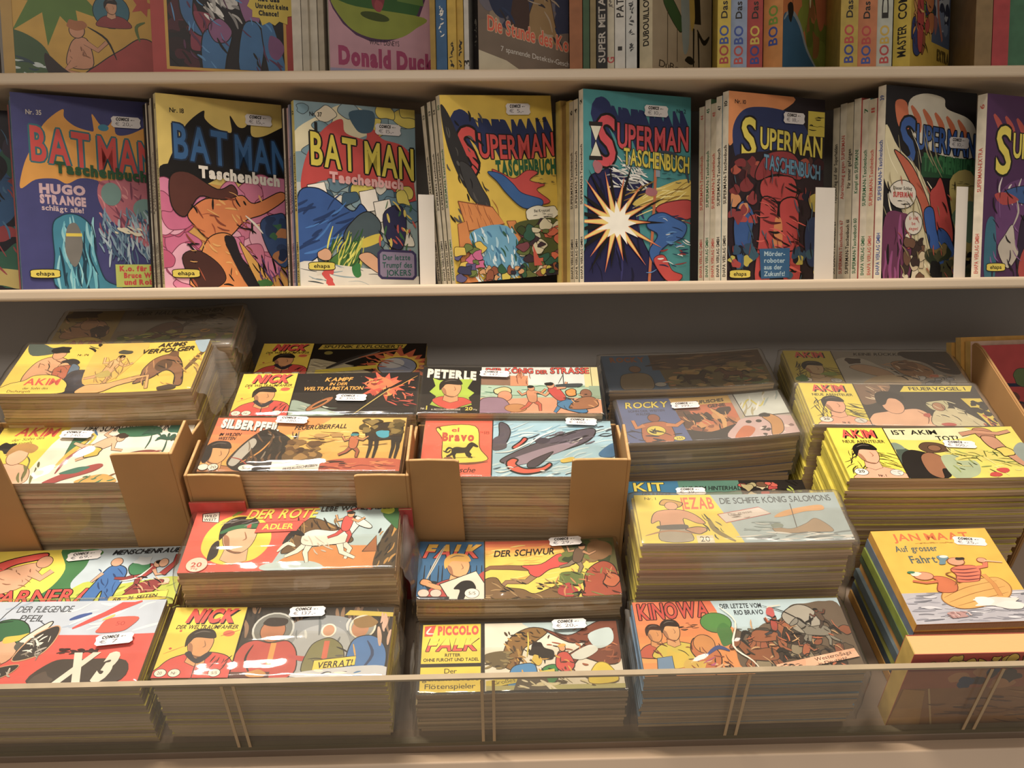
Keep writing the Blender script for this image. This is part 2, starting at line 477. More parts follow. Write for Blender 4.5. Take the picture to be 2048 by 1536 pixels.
# ------------------------------------------------------------------ cover prints of the landscape comics (100 x 40 units)
YE, RE, WH, BL, GR, SK, OR, BR, LB, GY = '#f0d020', '#de3a20', '#f1e9da', '#2573ad', '#2c7a4c', '#e4ab80', '#e78f2e', '#774a28', '#abcfe0', '#8c8a82'
def nick_panel(A, x1, hx, sub=True, dark=1.0):
    y = '#f0cf22'
    A.clip = (0, 0, x1, 40)
    A.r(0, 0, x1, 40, y)
    A.t('NICK', x1 * .2, 1.4, 7.2, '#e2301c', w=x1 * .66, bold=2, sh=.25, shadow=(K, .7, .9))
    A.t('DER WELTRAUMFAHRER', x1 * .1, 10.6, 2.3, K, w=x1 * .84, sh=.2)
    A.e(x1 * .84, 15.5, 2.6, 1.8, '#dd5a26'); A.s([(x1 * .74, 17), (x1 * .98, 13.6)], .5, '#b8401c')
    A.e(x1 * .18, 14, .6, .6, '#c43c1c'); A.e(x1 * .12, 24, .7, .6, '#c43c1c'); A.s([(x1 * .05, 27), (x1 * .3, 22.6)], .3, '#c43c1c')
    A.p([(x1 * .0, 41), (x1 * .06, 34), (x1 * .2, 29), (x1 * .5, 26), (x1 * .82, 27), (x1 * .98, 31), (x1 + 3, 41)], '#d8301f', 1, K, .4)
    A.ink(x1 * .72, 29, x1 * .95, 36, 7, [K], 6, 2.0, .3, .5)
    A.bust(x1 * .5, 21.4, 1.45, '#df9a5c', '#2a2018', None)
    A.p([(x1 * .34, 27.4), (x1 * .4, 25.6), (x1 * .5, 29.5), (x1 * .64, 26), (x1 * .69, 27.2), (x1 * .54, 32.4)], '#33303a', 1)
    A.s([(x1 * .52, 32), (x1 * .52, 40)], .5, K)
    for k, xx in enumerate((.1, .28, .8)): A.e(x1 * xx, 37.4, 2.6, 2.1, WH, K, .25); A.t(('20', 'Nr', '5/5')[k], x1 * xx - 1.2, 36.7, 1.5, '#4a4038', bold=0)
    A.clip = (0, 0, 100, 40)
    A.line([(x1, 0), (x1, 40)], .5, K)
def art_nick_station():
    A = Art(40, '#191514').seed(3)
    A.clip = (31, 0, 100, 40)
    for _ in range(26): A.e(A.rnd.uniform(32, 72), A.rnd.uniform(1, 30), .18, .18, '#a8a090', n=6)
    A.p('31,40 31,26 42,30 56,37 60,40', '#9ab0a6', 1); A.ink(32, 30, 54, 39, 14, ['#c8cfc0', '#6d8478'], 8, .35, .2, .8)
    A.e(47, 29.5, 9, 2.6, '#b0642c', K, .4, rot=-.75); A.e(47, 29.5, 5.5, 1.3, '#2c2018', '#d88c3c', .4, rot=-.75)
    A.t('KAMPF', 47, 4.6, 3.6, '#eea42c', w=15, sh=.22); A.t('IN DER', 50, 9.6, 2.6, '#eea42c', w=10, sh=.2); A.t('WELTRAUMSTATION', 36, 13.6, 3.2, '#eea42c', w=33, sh=.15)
    A.burst(81, 13, 8, 15, 13, '#d8481c', .85, .3); A.b(80, 13, 9, 7, '#e8702a', .35, 11); A.blobs(74, 6, 90, 20, 12, ['#f0a040', '#c83818', '#8c2414', '#e86028'], 1.5, 4)
    A.ink(72, 2, 98, 26, 20, ['#e8602a', '#2a1810'], 6, -.8, 1.2, .9); A.ink(86, 22, 99, 32, 9, ['#a82c20', '#d84830'], 6, .3, .4, 1)
    A.s('64,40 74,28 84,15', 2.6, '#161210'); A.s('66,40 76,27 84,17', .7, '#d8c060'); A.s('84,16 92,9 99,2', 2.4, '#1c1612'); A.s('86,17 93,10 99,4', .5, '#e0a030')
    A.clip = (0, 0, 100, 40)
    nick_panel(A, 31, 0)
    return A
def art_nick_sputnik():
    A = Art(40, '#211c19').seed(5)
    A.clip = (31, 0, 100, 40)
    A.p('31,40 31,20 45,23 60,30 70,40', '#b7ab86', 1); A.ink(32, 24, 60, 39, 16, ['#d8cda4', '#8c8068'], 9, .3, .25, .9)
    A.p('36,1.5 88,1 86,6.5 34,7.5', '#c4a824'); A.t('SPUTNIK EXPLODIERT!', 37, 2.2, 3.6, K, w=48, sh=.15)
    A.burst(84, 26, 15, 24, 16, '#c4521e', .8, .25); A.burst(84, 26, 12, 17, 15, '#e0a428', .8, .2)
    A.e(84, 28, 13, 12, '#e4c030'); A.e(84, 29, 11.5, 11, '#8b93a8', K, .6); A.e(81, 25, 7, 6, '#c6c4c0'); A.s('70,18 84,26 92,32', .4, K)
    A.s('42,31 56,20 72,10', 4.6, '#3a3632'); A.s('44,31 58,20 72,10', 1.2, '#8c8478'); A.s('60,18 74,12 86,8', 2, '#b85a24'); A.e(41, 12, 2.6, 2.2, '#857a34')
    A.ink(62, 18, 78, 30, 12, ['#15100e', '#c4581e'], 8, .5, .6, 1)
    A.p('36,33 72,27 72,31 36,38', '#dcc628'); A.clip = (0, 0, 100, 40)
    nick_panel(A, 31, 0)
    return A
def art_nick_verrat():
    A = Art(40, '#2c2520').seed(8)
    A.clip = (33, 0, 100, 40)
    A.ink(33, 0, 100, 14, 34, ['#6a5040', '#161210', '#8c6a4c'], 12, 1.4, .3, 1.3)
    A.p('52,40 52,16 58,8 70,5 82,8 88,18 90,40', '#8f9498', 1); A.p('56,40 58,18 66,11 76,12 82,20 84,40', '#a9adb0', 1); A.ink(55, 10, 86, 38, 18, ['#6c7478', '#c9ccc8'], 10, 1.5, .25, 1)
    A.p('80,2 100,3.5 100,6 78,5', '#c8ae28')
    A.e(47, 13, 9, 9.4, '#70716c', '#c4c6c0', .9); A.e(47, 14, 5.6, 6.6, '#b06a3c', K, .3); A.b(47, 9, 6, 3, '#2a1d15', .2)
    A.p('33,40 34,24 40,19.5 47,21 55,20 60,28 58,40', '#c03222', 1, K, .5); A.r(47.6, 21, 50, 34, '#e0922a'); A.s('40,22 38,30 42,39', 1, K); A.s('56,28 64,30 70,27', 2.8, '#bb2c28'); A.b(71, 29.5, 2.4, 1.6, '#8d8680')
    A.e(72, 14, 3, 3.6, '#c8906a', '#e8e2d2', .8); A.p('64,38 65,24 70,19 75,19 80,25 80,38', '#7d7a48', 1, K, .4); A.r(71, 20, 73.4, 36, '#cf5426'); A.ink(66, 24, 80, 34, 7, [K, '#5c5a54'], 7, .3, .5, .8)
    A.e(87, 12, 5.6, 6.6, '#8e8f88', '#d6d0b8', .9); A.e(86, 13, 3.8, 5, '#ba7c50'); A.b(88, 9.4, 5, 3.8, '#8d6a30', .15)
    A.p('82,36 83,21 89,17 95,19 99,27 98,38 90,40', '#2a6fb4', 1, K, .5); A.s('90,20 93,28 88,38', 1.4, '#15396a'); A.s('84,22 86,30', .8, '#d8a030'); A.ink(94, 6, 100, 20, 6, ['#cfa68c'], 10, 1.5, .15, 1.4)
    A.p('68,31 86,28.6 86,33.6 68,36.4', '#f0d028', 0, K, .3); A.t('VERRAT!', 69.5, 32.2, 3.2, K, w=15, sh=.2, rot=-.11)
    A.p('62,37.5 78,35 98,34 99,40 62,40', '#c9ccd2', 1); A.ink(66, 36, 96, 39.5, 10, [BL, '#394050', WH], 5, -.1, .2, 1); A.r(33, 37, 50, 40, '#5a2a20'); A.b(44, 38, 4, 2, '#c88a34')
    A.clip = (0, 0, 100, 40)
    nick_panel(A, 33, 0)
    return A
def art_pic():
    A = Art(40, '#211c18').seed(11)
    A.r(1.5, 1, 30.5, 23.5, '#f0d31e'); A.r(1.5, 25.5, 30.5, 39, '#f0d31e')
    A.p('2.4,2 8,1.4 6.4,8 2.4,8', RE); A.s('5.6,2.5 3.6,6 7,6.4', 1, WH); A.t('PICCOLO', 9, 2.4, 4.6, RE, w=20.5, bold=2)
    A.t('FALK', 3.6, 9.6, 6.8, '#e23a20', w=25, bold=2, sh=.28, ol=K); A.clip = (0, 9, 100, 13.2); A.t('FALK', 3.6, 9.6, 6.8, '#efd43a', w=25, bold=2, sh=.28); A.clip = (0, 0, 100, 40)
    A.t('RITTER', 13, 18, 1.7, K, w=7.6, bold=1); A.t('OHNE FURCHT UND TADEL', 2.6, 20.6, 1.7, K, w=27, bold=1)
    A.t('Der', 13, 26.4, 2.6, K, w=6, bold=0); A.t('geheimnisvolle', 2.6, 30.4, 2.6, '#3a3020', w=27, bold=0); A.t('Flötenspieler', 4, 34.6, 2.6, '#3a3020', w=24, bold=0)
    A.clip = (32.5, 1, 99, 39); A.r(32, 0, 100, 40, '#e9e0cc'); A.p('52,0 100,0 100,16 84,8 70,10', '#b8cfd4', 1)
    A.p('41,21 45,10 55,4 64,6 58,12 52,16 50,22 47,28 42,26', '#8a6224', 1, '#33220f', .5); A.ink(43, 6, 60, 24, 40, ['#4a3412', '#b98c36', '#2e200c'], 4, .8, .8, .9)
    A.p('62,5 74,9 84,4 90,1 99,0 99,22 92,26 80,22 74,27 68,24 82,14 74,13', '#7d3a1c', 1, '#2d140a', .5); A.ink(64, 4, 98, 26, 55, ['#3a180a', '#a6532a', '#5c2612', '#c07038'], 5, -.3, .9, .9)
    A.p('84,9 95,5 96,13 88,17', '#c6d8d8', 1); A.p('74,21 84,15 88,18 80,23', '#dfe3da', 1)
    A.p('33,19 44,18 42,27 33,24', '#6a5a36', 1); A.ink(33, 18, 46, 28, 12, ['#3c301a', '#94814e'], 4, .2, .6, .8)
    A.p('44,38 45,28 50,25 57,26 56,38', '#2c86c6', 1, K, .4); A.b(59, 18, 6, 5, '#241a16', .4); A.p('58,33 61,27 67,26 67,34 62,36', '#2f8a44', 1, K, .4); A.p('67,27 68,20 73,19 76,26 72,30', '#cf3420', 1, K, .4); A.e(70.5, 16.5, 1.6, 1.9, '#e0a06a', K, .3); A.b(70.5, 15, 2, 1, '#d8a030')
    A.s('54,7 54,14 53,21', .8, '#d8c440'); A.b(58, 23, 2.6, 3, '#d8b830', .3); A.ink(46, 20, 78, 30, 22, [K, '#5c2a16', '#d9a030'], 4, .8, .9, .7)
    A.p('33,34 66,28 66,31.4 33,38', '#dcc83a'); A.t('Großes Preisausschreiben', 36, 34.2, 2.0, '#5a5020', w=38, bold=0, rot=-.15)
    A.r(33, 36.6, 99, 39, '#b5b070'); A.p('46,39 48,33 62,33 64,39', '#5c5140'); A.ink(46, 32, 84, 38, 16, ['#e0d4a8', '#544628', '#e9dfc0'], 6, .3, .6, 1.2)
    A.p('82,36 86,26 92,26 96,35', '#e6cc20', 1, '#8a7010', .4); A.t('1', 88.4, 30, 3, '#8a6a10', bold=0)
    A.clip = (0, 0, 100, 40)
    return A
def art_kinowa():
    A = Art(40, '#bcd5df').seed(14)
    A.p('0,0 38,0 41,10 46,16 44,26 50,40 0,40', '#e8903a'); A.p('0,0 38,0 40,6 0,10', '#e0642c')
    for i in range(8): A.r(0, 30 - i * 3.4, 34, 33.4 - i * 3.4, ['#eda347', '#eb9c41', '#ea953c', '#e88d38', '#e68434', '#e57c31', '#e3742e', '#e16c2d'][i])
    A.t('KINOWA', 2, 1.5, 8.6, '#c43018', w=34, bold=2, dy=-1.4, ol=K)
    A.ink(20, 12, 29, 16.4, 9, [K], 4, 0, .1, .5)
    A.t('DER LETZTE VOM', 42, 2, 2.5, '#26323a', w=20); A.t('RIO BRAVO', 48, 5.8, 2.5, '#26323a', w=14)
    A.e(38, 12.5, 7.4, 5.6, '#4c8a3a', K, .3); A.b(41, 19, 4, 6, '#3f7c36', .3)
    A.bust(8, 18, .9, '#d8904a', '#3a1d12', '#c44a24'); A.bust(16, 16.5, 1.05, '#dfa062', '#2c1a12', '#d8c23a'); A.b(16, 32, 5, 5, '#e0c02c', .3); A.b(30, 30, 7, 9, '#c66a26', .3, ol=K); A.e(30, 24, 5, 5, '#d48a3c', K, .3)
    A.p('6,40 7,31 14,30 14,40', '#6c90b8', 0, K, .3); A.b(24, 36, 5, 3.6, '#d9b23a', .3); A.ink(6, 20, 40, 39, 26, ['#5c2812', '#8e3d1a', K], 5, .9, .8, .6); A.s('30,30 36,26 41,28', 2, '#33488c'); A.ink(28, 32, 42, 38, 6, ['#b8487c', '#e0b080'], 6, -.4, .3, .9)
    A.p('46,16 52,20 60,14 68,12 76,4 84,3 92,2 100,6 100,40 50,40 44,26', '#6b5a48', 1)
    A.blobs(48, 18, 98, 38, 46, ['#8f4a24', '#b3622c', '#4c443a', '#7d786a', '#3a2a20', '#a4522a', '#94866c', '#5e4a34'], 2, 5, .9, K)
    A.p('70,10 78,4 85,6 88,14 80,20 74,18', '#a9a294', 1, K, .4); A.horse(60, 21, 1.25, '#a3582a'); A.fig(65, 15, .8, .2, '#8c4a2a', '#a83826', '#3a3a44'); A.horse(84, 19, 1.1, '#8b867a', -1); A.fig(88, 11, .7, -.3, '#6c3a24', '#5c4634', '#4a3a30')
    A.s('62,4 72,8 84,18', .5, K); A.s('64,5 71,4', .7, '#e4d9c4'); A.b(65, 8, 2, 2.6, '#c24a48')
    A.horse(55, 31, 1.3, '#925022', -1); A.fig(76, 29, .8, .5, '#a05a34', '#b25a2c', '#50463a'); A.ink(48, 12, 98, 38, 60, [K, '#d0a06a', '#c4602c', '#3c3026'], 5, .6, 1.2, .7)
    A.s('41,4 47,13 43,26 50,34 53,40', .9, WH)
    A.p('60,36.4 98,29 99,33.4 60,40.6', '#eeb08a'); A.ink(62, 36.4, 74, 37.4, 8, [K], 4, -.19, .05, .5); A.t('Western-Saga', 78, 33.6, 1.7, K, w=18, bold=0, rot=-.19); A.t('in Deutsch!', 79, 36, 1.5, K, w=14, bold=0, rot=-.19)
    return A
def art_adler():
    A = Art(40, '#b3cbcf').seed(17)
    A.p('0,0 60,0 52,14 46,26 41,40 0,40', '#e4452a')
    A.b(23, 20, 16.5, 15.5, '#f2d41e', .05, 14); A.p('3,3 11,2 12,9 4,8', WH, 0, K, .5); A.t('WILD', 4, 3.6, 1.7, K, w=6); A.t('WEST', 4.4, 6, 1.7, K, w=6)
    A.bust(24, 18, 2.1, '#e3b48c', '#221a16', None); A.p('15,14.4 22,11 32,10.4 32.4,13 22,13.6 15,16.6', '#2f7044', 1); A.r(26.5, 10.6, 28.5, 13, '#c83022'); A.ink(14, 7, 31, 11, 9, ['#8d8a88'], 6, -.3, .3, .5); A.p('12,24 15,21 16,30 12,33', '#2a2220', 1)
    A.s('18,5 24,0', 2, '#8a9a2a')
    A.p('50,20 56,8 66,11 76,18 78,24 60,26 46,30', '#6b4c24', 1, K, .4); A.ink(48, 9, 74, 28, 34, ['#a9803c', '#2e1f10', '#8a6630'], 8, 1.0, .5, .8)
    A.p('44,36 52,30 64,26 80,26 96,28 96,40 42,40', '#d9852c', 1); A.p('40,36 60,35 66,40 40,40', '#bcd0d2', 1); A.p('84,30 90,20 91,30', '#a9601f', 0, K, .4)
    A.p('90,40 92,24 96,14 100,10 100,40', '#4c3a1e', 1); A.ink(91, 14, 100, 38, 16, ['#c08a30', '#191008'], 7, 1.9, .3, .9)
    A.horse(66, 21, 2.0, '#efe8da'); A.fig(75, 12, 1.25, .15, '#d89a64', '#d63324', '#c62e20'); A.s('74,4 82,1 86,3', 1.6, '#d63324'); A.ink(55, 20, 70, 30, 8, ['#cfc4b4'], 7, .8, .4, .7); A.s('52,26 48,24 44,29', 2, WH)
    A.p('92,6 96,1.5 100,3 100,16 96,12', '#2c6a34', 1); A.b(94.5, 4, 3.6, 2.6, '#b9c424', .2)
    A.t('DER ROTE', 25, 1.4, 6, '#efd02a', w=34, sh=.3); A.p('32,10.4 54,9.4 51,16 31,16.6', '#dd3a20', 0, '#8c1c10', .3); A.t('ADLER', 34, 11.2, 3.4, '#efd02a', w=15, sh=.1)
    A.t('LEBE WOHL, ADLER!', 61, .6, 2.8, K, w=38, sh=.2, rot=-.02)
    A.e(8, 35.6, 5, 4.4, '#f0d8c4', '#c43a20', .3); A.t('20', 5.4, 34.4, 2.6, '#c43a20', w=5); A.t('Pfg', 6, 37.4, 1.2, '#c43a20', w=3, bold=0)
    return A
def art_falk():
    A = Art(40, '#e3c03a').seed(19)
    A.clip = (0, 0, 33, 40); A.r(0, 0, 34, 40, '#1f6596')
    for x in (3, 6, 10, 12, 26, 29, 31.6): A.s([(x, 32), (x + .3, 17)], .7, '#12202c')
    A.t('FALK', 2, 2.6, 9, '#e0402a', w=28, bold=2, sh=.3, ol=K); A.clip = (0, 2, 33, 7); A.t('FALK', 2, 2.6, 9, '#eeb52a', w=28, bold=2, sh=.3); A.clip = (0, 0, 33, 40)
    A.p('26,30 30,24 34,22 34,40 26,40', '#b8302c', 1); A.b(8, 31, 4, 4, '#15212b', .3)
    A.bust(20, 17.6, 1.5, '#e3a86a', '#e0a83a', '#b9332a'); A.s('13,3 9,14 4.4,27', 1.5, '#d5cfc0'); A.s('13,3 9,14 4.4,27', .4, '#746e66'); A.b(4.4, 29, 3.4, 2.6, '#d8965a', .25, ol=K); A.limb([(5, 30), (12, 33)], 2.6, 3, '#d99c62')
    A.p('11,30 29,21 34,31 33,40 16,40', '#e5d9c4', 0, K, .5); A.p('18,33 22,28 27,28 29,33 25,34 23,40 20,40 21,34', '#1e1a18', 1)
    for x in (3.4, 9.4): A.e(x, 36, 2.8, 2.6, '#e8c4b4', K, .25); A.e(27, 36, 3.6, 3.2, WH, K, .25); A.t('5/5', 25.4, 35, 2, '#50463c', w=3.4, bold=0)
    A.r(0, 38.2, 16, 40, '#1a1512')
    A.clip = (33.5, 0, 100, 40)
    for i, c in enumerate(['#dd5426', '#e0702a', '#e48e2e', '#e7a632', '#e9b836', '#ebc63a']): A.r(33, i * 2.2, 100, i * 2.2 + 2.3, c)
    A.r(33, 13, 100, 40, '#ecce42'); A.ink(34, 3, 74, 28, 26, ['#e0a830', '#f0dc6a'], 12, -.1, .15, .7)
    A.t('DER SCHWUR', 38, 7, 4.4, K, w=31, sh=.15, dy=-1.2)
    A.limb('58,20 46,19 36,19 33,21', 3.4, 1.6, '#8a5e3a'); A.limb('60,23 54,29 44,29 40,34', 3.6, 1.6, '#9a7450'); A.p('52,18 62,17 72,10 79,17 74,19 66,21 60,26 56,24 55,21', '#d5342a', 1, K, .4)
    A.p('33,40 33,28 39,26 43,32 52,34 58,37 70,32 76,36 76,40', '#7a5a30', 1, K, .4); A.ink(33, 28, 74, 40, 26, [K, '#a98652', '#4c3418'], 6, .4, .5, .9)
    A.p('74,0 100,0 100,24 90,16 78,14', '#5c5a2e', 1); A.blobs(74, 2, 98, 16, 22, ['#42582a', '#6f7a3a', '#7a5c34', '#8d7144', '#364622'], 2, 4, .8); A.b(91, 9, 7, 6, '#8a6238', .25)
    A.fig(81, 12, 1.3, .3, '#c08a5c', '#6c5440', '#8c7862'); A.p('82,36 84,24 92,17 98,20 100,30 100,40 82,40', '#a8421e', 1, K, .5); A.b(96, 30, 4, 4, '#c4602c', .25, ol=K); A.b(76, 28, 7, 4, '#66783a', .35); A.b(74, 36, 5, 5, '#b02c24', .3); A.ink(68, 22, 99, 39, 40, [K, '#c8804a', '#5a2412', '#7c8a44'], 6, 1.0, 1.0, .8)
    A.clip = (0, 0, 100, 40); A.line([(33.3, 0), (33.3, 40)], .5, K)
    return A
def art_jezab():
    A = Art(40, '#a7bcc2').seed(23)
    A.p('0,0 38,0 44,22 48,40 0,40', '#ecd629')
    A.t('Nr. 1', 5, 2, 2.2, K, w=5.6, bold=0); A.t('JEZAB', 22, 2.5, 9.5, '#e35a24', w=16.5, bold=1)
    A.b(17, 7, 5, 3.6, '#c99a3a', .3, ol=K); A.e(17.4, 9.4, 3.2, 3.4, '#dba47c', K, .3); A.p('6,24 8,16 13,13 22,13 28,17 32,24 28,24 22,20 21,28 11,28 10,22', '#d79c74', 1, K, .4); A.p('11,27 21,27 24,38 9,38', '#a9a08c', 1, K, .3); A.p('9,26 22,25 22,28.6 10,29', '#5a5a56', 1); A.s('2,34 14,30 28,33', 1.2, '#b07c50'); A.b(27, 30, 5, 3, '#c99468', .3, ol=K)
    A.s('34,20 36,30 44,39', 3, '#8a7a2c'); A.ink(30, 18, 40, 38, 8, ['#6c5c20', K], 7, 1.0, .3, .7); A.r(26, 34, 34, 40, '#e0d8b8'); A.t('20', 27.5, 35, 4, K, w=4.6, bold=0)
    A.t('DIE SCHIFFE KÖNIG SALOMONS', 42, 3.2, 5, '#39454a', w=55, bold=0, dy=-1)
    A.p('39,17 60,11.4 65,17 42,24', '#e0d4cc', 0, '#b84a3c', .5); A.t('Die grosse', 44, 16.4, 1.9, '#6c5c50', w=12, bold=0, rot=-.2); A.ink(47, 17.6, 58, 19.6, 5, ['#6c5c50'], 5, -.2, .05, .6)
    A.p('66,20 72,15 84,11.5 91,11 91,15 82,16 72,19.4', '#dda25a', 1); A.line([(76, 9), (75, 30)], .4, '#4a4238'); A.p('64,28 72,30 80,26 86,22 92,32 84,33 66,33', '#a98d68', 1, '#6c5c48', .3); A.e(66, 27, 3, 2, '#7f9084')
    A.ink(48, 33, 100, 39.5, 26, ['#e2e4e0', '#7d8c90', '#4c585c'], 12, -.05, .2, 1); A.ink(50, 24, 64, 34, 9, ['#8ea4a8', '#c4d0d0'], 9, 0, .2, .9)
    return A
def art_silber():
    A = Art(40, '#e0a93c').seed(27)
    for i, c in enumerate(['#dd5a2a', '#e06c2c', '#e27e2e', '#e48e32', '#e59c36', '#e6a83a']): A.p([(0, i * 6.6), (34 - i * 1.5, i * 6.6), (32 - i * 1.5, i * 6.6 + 6.8), (0, i * 6.6 + 6.8)], c)
    A.r(33, 0, 100, 26, '#e3b248'); A.p('33,0 60,0 44,12 33,12', '#d98a34', 1); A.ink(36, 10, 90, 28, 30, ['#eecf74', '#c08a34', '#8a6428'], 12, 0, .12, .8)
    A.t('SILBERPFEIL', 3, 1.4, 6, WH, w=31, bold=2, dy=3.4, shadow=(K, .5, .8)); A.t('IM WILDEN', 4, 12, 2.2, K, w=11, sh=.2); A.t('WESTEN', 4, 15, 2.2, K, w=9, sh=.2)
    A.t('FEUERÜBERFALL', 42, 6.4, 3.2, '#33241a', w=27, sh=.2, rot=-.05)
    A.bust(6.5, 27, 1.5, '#e0a260', '#231b16', '#b5713a'); A.p('1,24 3,22 4,30 2,34 0,32', '#231b16', 1)
    A.p('13,33 16,24 22,14 28,9 36,12 44,20 46,34 38,40 22,40 16,38', '#2c2620', 1); A.p('14,33 17,24 22,16 25,20 21,30 18,36 15,36', '#b9b4aa', 1, K, .4); A.s('14,30 20,32 26,38', .8, '#a33224'); A.s('20,34 28,26 33,15', .9, '#d98f2a'); A.ink(20, 12, 46, 38, 30, ['#3c332b', '#8a7c6c', '#15110e', '#6a4a2c'], 8, 1.2, .6, 1)
    A.p('40,28 50,24 60,28 56,34 44,36', '#6d5026', 1); A.blobs(40, 18, 56, 34, 16, ['#6c4a22', '#8f6a34', '#4a3016', '#a57c3c'], 1.6, 3.6, .8); A.ink(50, 16, 58, 26, 7, ['#5b4020'], 5, 0, .3, 1)
    A.b(57, 14.4, 3.6, 1.4, '#b98f4a'); A.b(65, 14, 3.6, 1.5, '#ad8442')
    A.p('56,40 60,34 74,31 100,32 100,40', '#c2502a', 1); A.ink(58, 33, 99, 39, 24, ['#8a2c18', '#dd7a3c', '#4a2010'], 9, .05, .25, 1)
    A.p('80,12 84,6 92,4 98,6 99,12 98,20 94,17 84,18 81,16', '#3b3022', 1, K, .4); A.blobs(78, 2, 98, 12, 18, ['#6f5a2c', '#8a7336', '#3e3218', '#57481f'], 1.6, 3.4, .8)
    for x in (83, 86, 94.6, 97): A.limb([(x, 15), (x + .5, 23), (x - .3, 31)], 2.6, 1.1, '#2c241b', None)
    A.b(89, 13, 3.4, 3, '#38a0b8', .25); A.fig(74.5, 19.5, 1.15, 0, '#c8854a', '#c8662c', '#a8502a'); A.b(74.5, 13.8, 1.8, 1.2, '#3b8a92')
    A.r(36, 33, 60, 40, '#efe6da'); A.p('36,36 60,31 60,38 36,41', '#f2ebe2', 0, K, .2); A.t('GROSSEN', 47.6, 34.2, 2, K, w=10, sh=.2, rot=-.18); A.t('PREISAUSSCHREIBEN', 42, 38.2, 1.8, K, w=17, sh=.2, rot=-.18)
    for x in (2.6, 7.4): A.e(x, 37.4, 2.6, 2.2, WH, K, .25); A.t('20', 6, 36.6, 1.8, K, w=3, bold=0); A.e(24, 38, 4, 2.4, WH, K, .25); A.t('5/5', 22, 37, 2, '#3a3a50', w=4, bold=0); A.b(30, 39, 3, 2.4, '#2a2424')
    return A
def art_bravo():
    A = Art(40, '#e8512b').seed(31)
    A.p('7,5 27,4 30,20 34,29 16,31 11,28 10,14', '#efd538', 1, '#6c3a1c', .5); A.s('6,6 7.5,5 9,7.4', 1.2, '#6c3a1c'); A.b(14, 28, 3, 1.6, '#8c5a34', .2); A.s('12,30.4 24,31.6 34.6,30', 1.2, '#7a4426')
    A.t('el', 14.6, 5.4, 3.0, '#c03c20', w=4); A.t('Bravo', 9.8, 9.4, 5.6, '#b8441f', w=17, bold=2)
    A.horse(20.4, 22, .82, '#2b2412'); A.s('11,22.4 13.6,23.6 15,21.6', 1, '#2b2412'); A.s('14,27.6 28,26.8', .3, '#6a5a20')
    A.t('Nr.', 30, 8, 1.4, '#a83818', w=2, bold=0); A.t('18', 32, 8, 2.2, '#a83818', w=2.8, bold=0); A.t('sche', 20, 34, 3.4, '#3b1c10', w=8, bold=0, sh=.3)
    A.clip = (36.5, 0, 100, 40); A.r(36, 0, 100, 40, '#9dc6da'); A.ink(37, 0, 100, 40, 70, ['#c8dfe6', '#7fb0c9', '#b6d4df'], 14, -.35, .2, 1.1); A.ink(84, 0, 99, 12, 8, ['#4a5560', '#2c3440'], 8, -.3, .2, .8)
    A.p('40,2 44,3 46,8 45,14 42,20 39,22 37,20 38,15 40,11', '#57505c', 1, K, .5); A.p('37,14 42,12 44,20 37,22', '#57505c', 1)
    A.p('42,28 54,20 66,14 80,8 90,6 91,10 86,16 76,21 66,25 58,29 50,31 42,31', '#5a525f', 1, K, .6); A.p('44,30 60,22 74,17 82,16 74,22 64,27 56,31 46,33', '#9c8a9c', 1); A.p('56,30 66,24 68,24 60,33 55,34', '#4a424e', 1, K, .4); A.p('58,14 64,13 67,15 62,18', '#453f4a', 1)
    A.p('47,34 51,36 60,36 66,33 62,37.4 52,38.4', '#9c8a9c', 1); A.p('44,31 47,28 50,29 49,32 54,35 62,34 66,31 67,33 62,37 53,38.6 46,36', '#dc4c28', 1, K, .9); A.p('47,20 51,16 53,13 55,14 53,17 49,21', '#d0402a', 1, K, .8)
    A.s('76,15 80,16.4 85,12', .9, WH); A.ink(58, 9, 88, 17, 26, ['#2c2830', '#6f6876'], 7, -.35, .15, .7); A.s('38,24 46,23 54,18 60,14', 1, '#dfe9ea'); A.s('56,18 62,12 70,8', 1, '#dfe9ea')
    A.p('72,29 78,27 79,29.4 73,31', '#d8b93a', 1); A.r(79, 28, 82.6, 29.6, '#2e2a28'); A.b(86, 33, 3.4, 1.3, '#e0d27a', .3); A.p('92,24 100,17 100,26 94,27', '#2b6ea2', 1); A.ink(38, 33, 98, 39, 16, ['#41586a', '#e2ecec'], 6, -.15, .25, .5)
    A.clip = (0, 0, 100, 40); A.line([(36.5, 0), (36.5, 40)], .5, K)
    return A
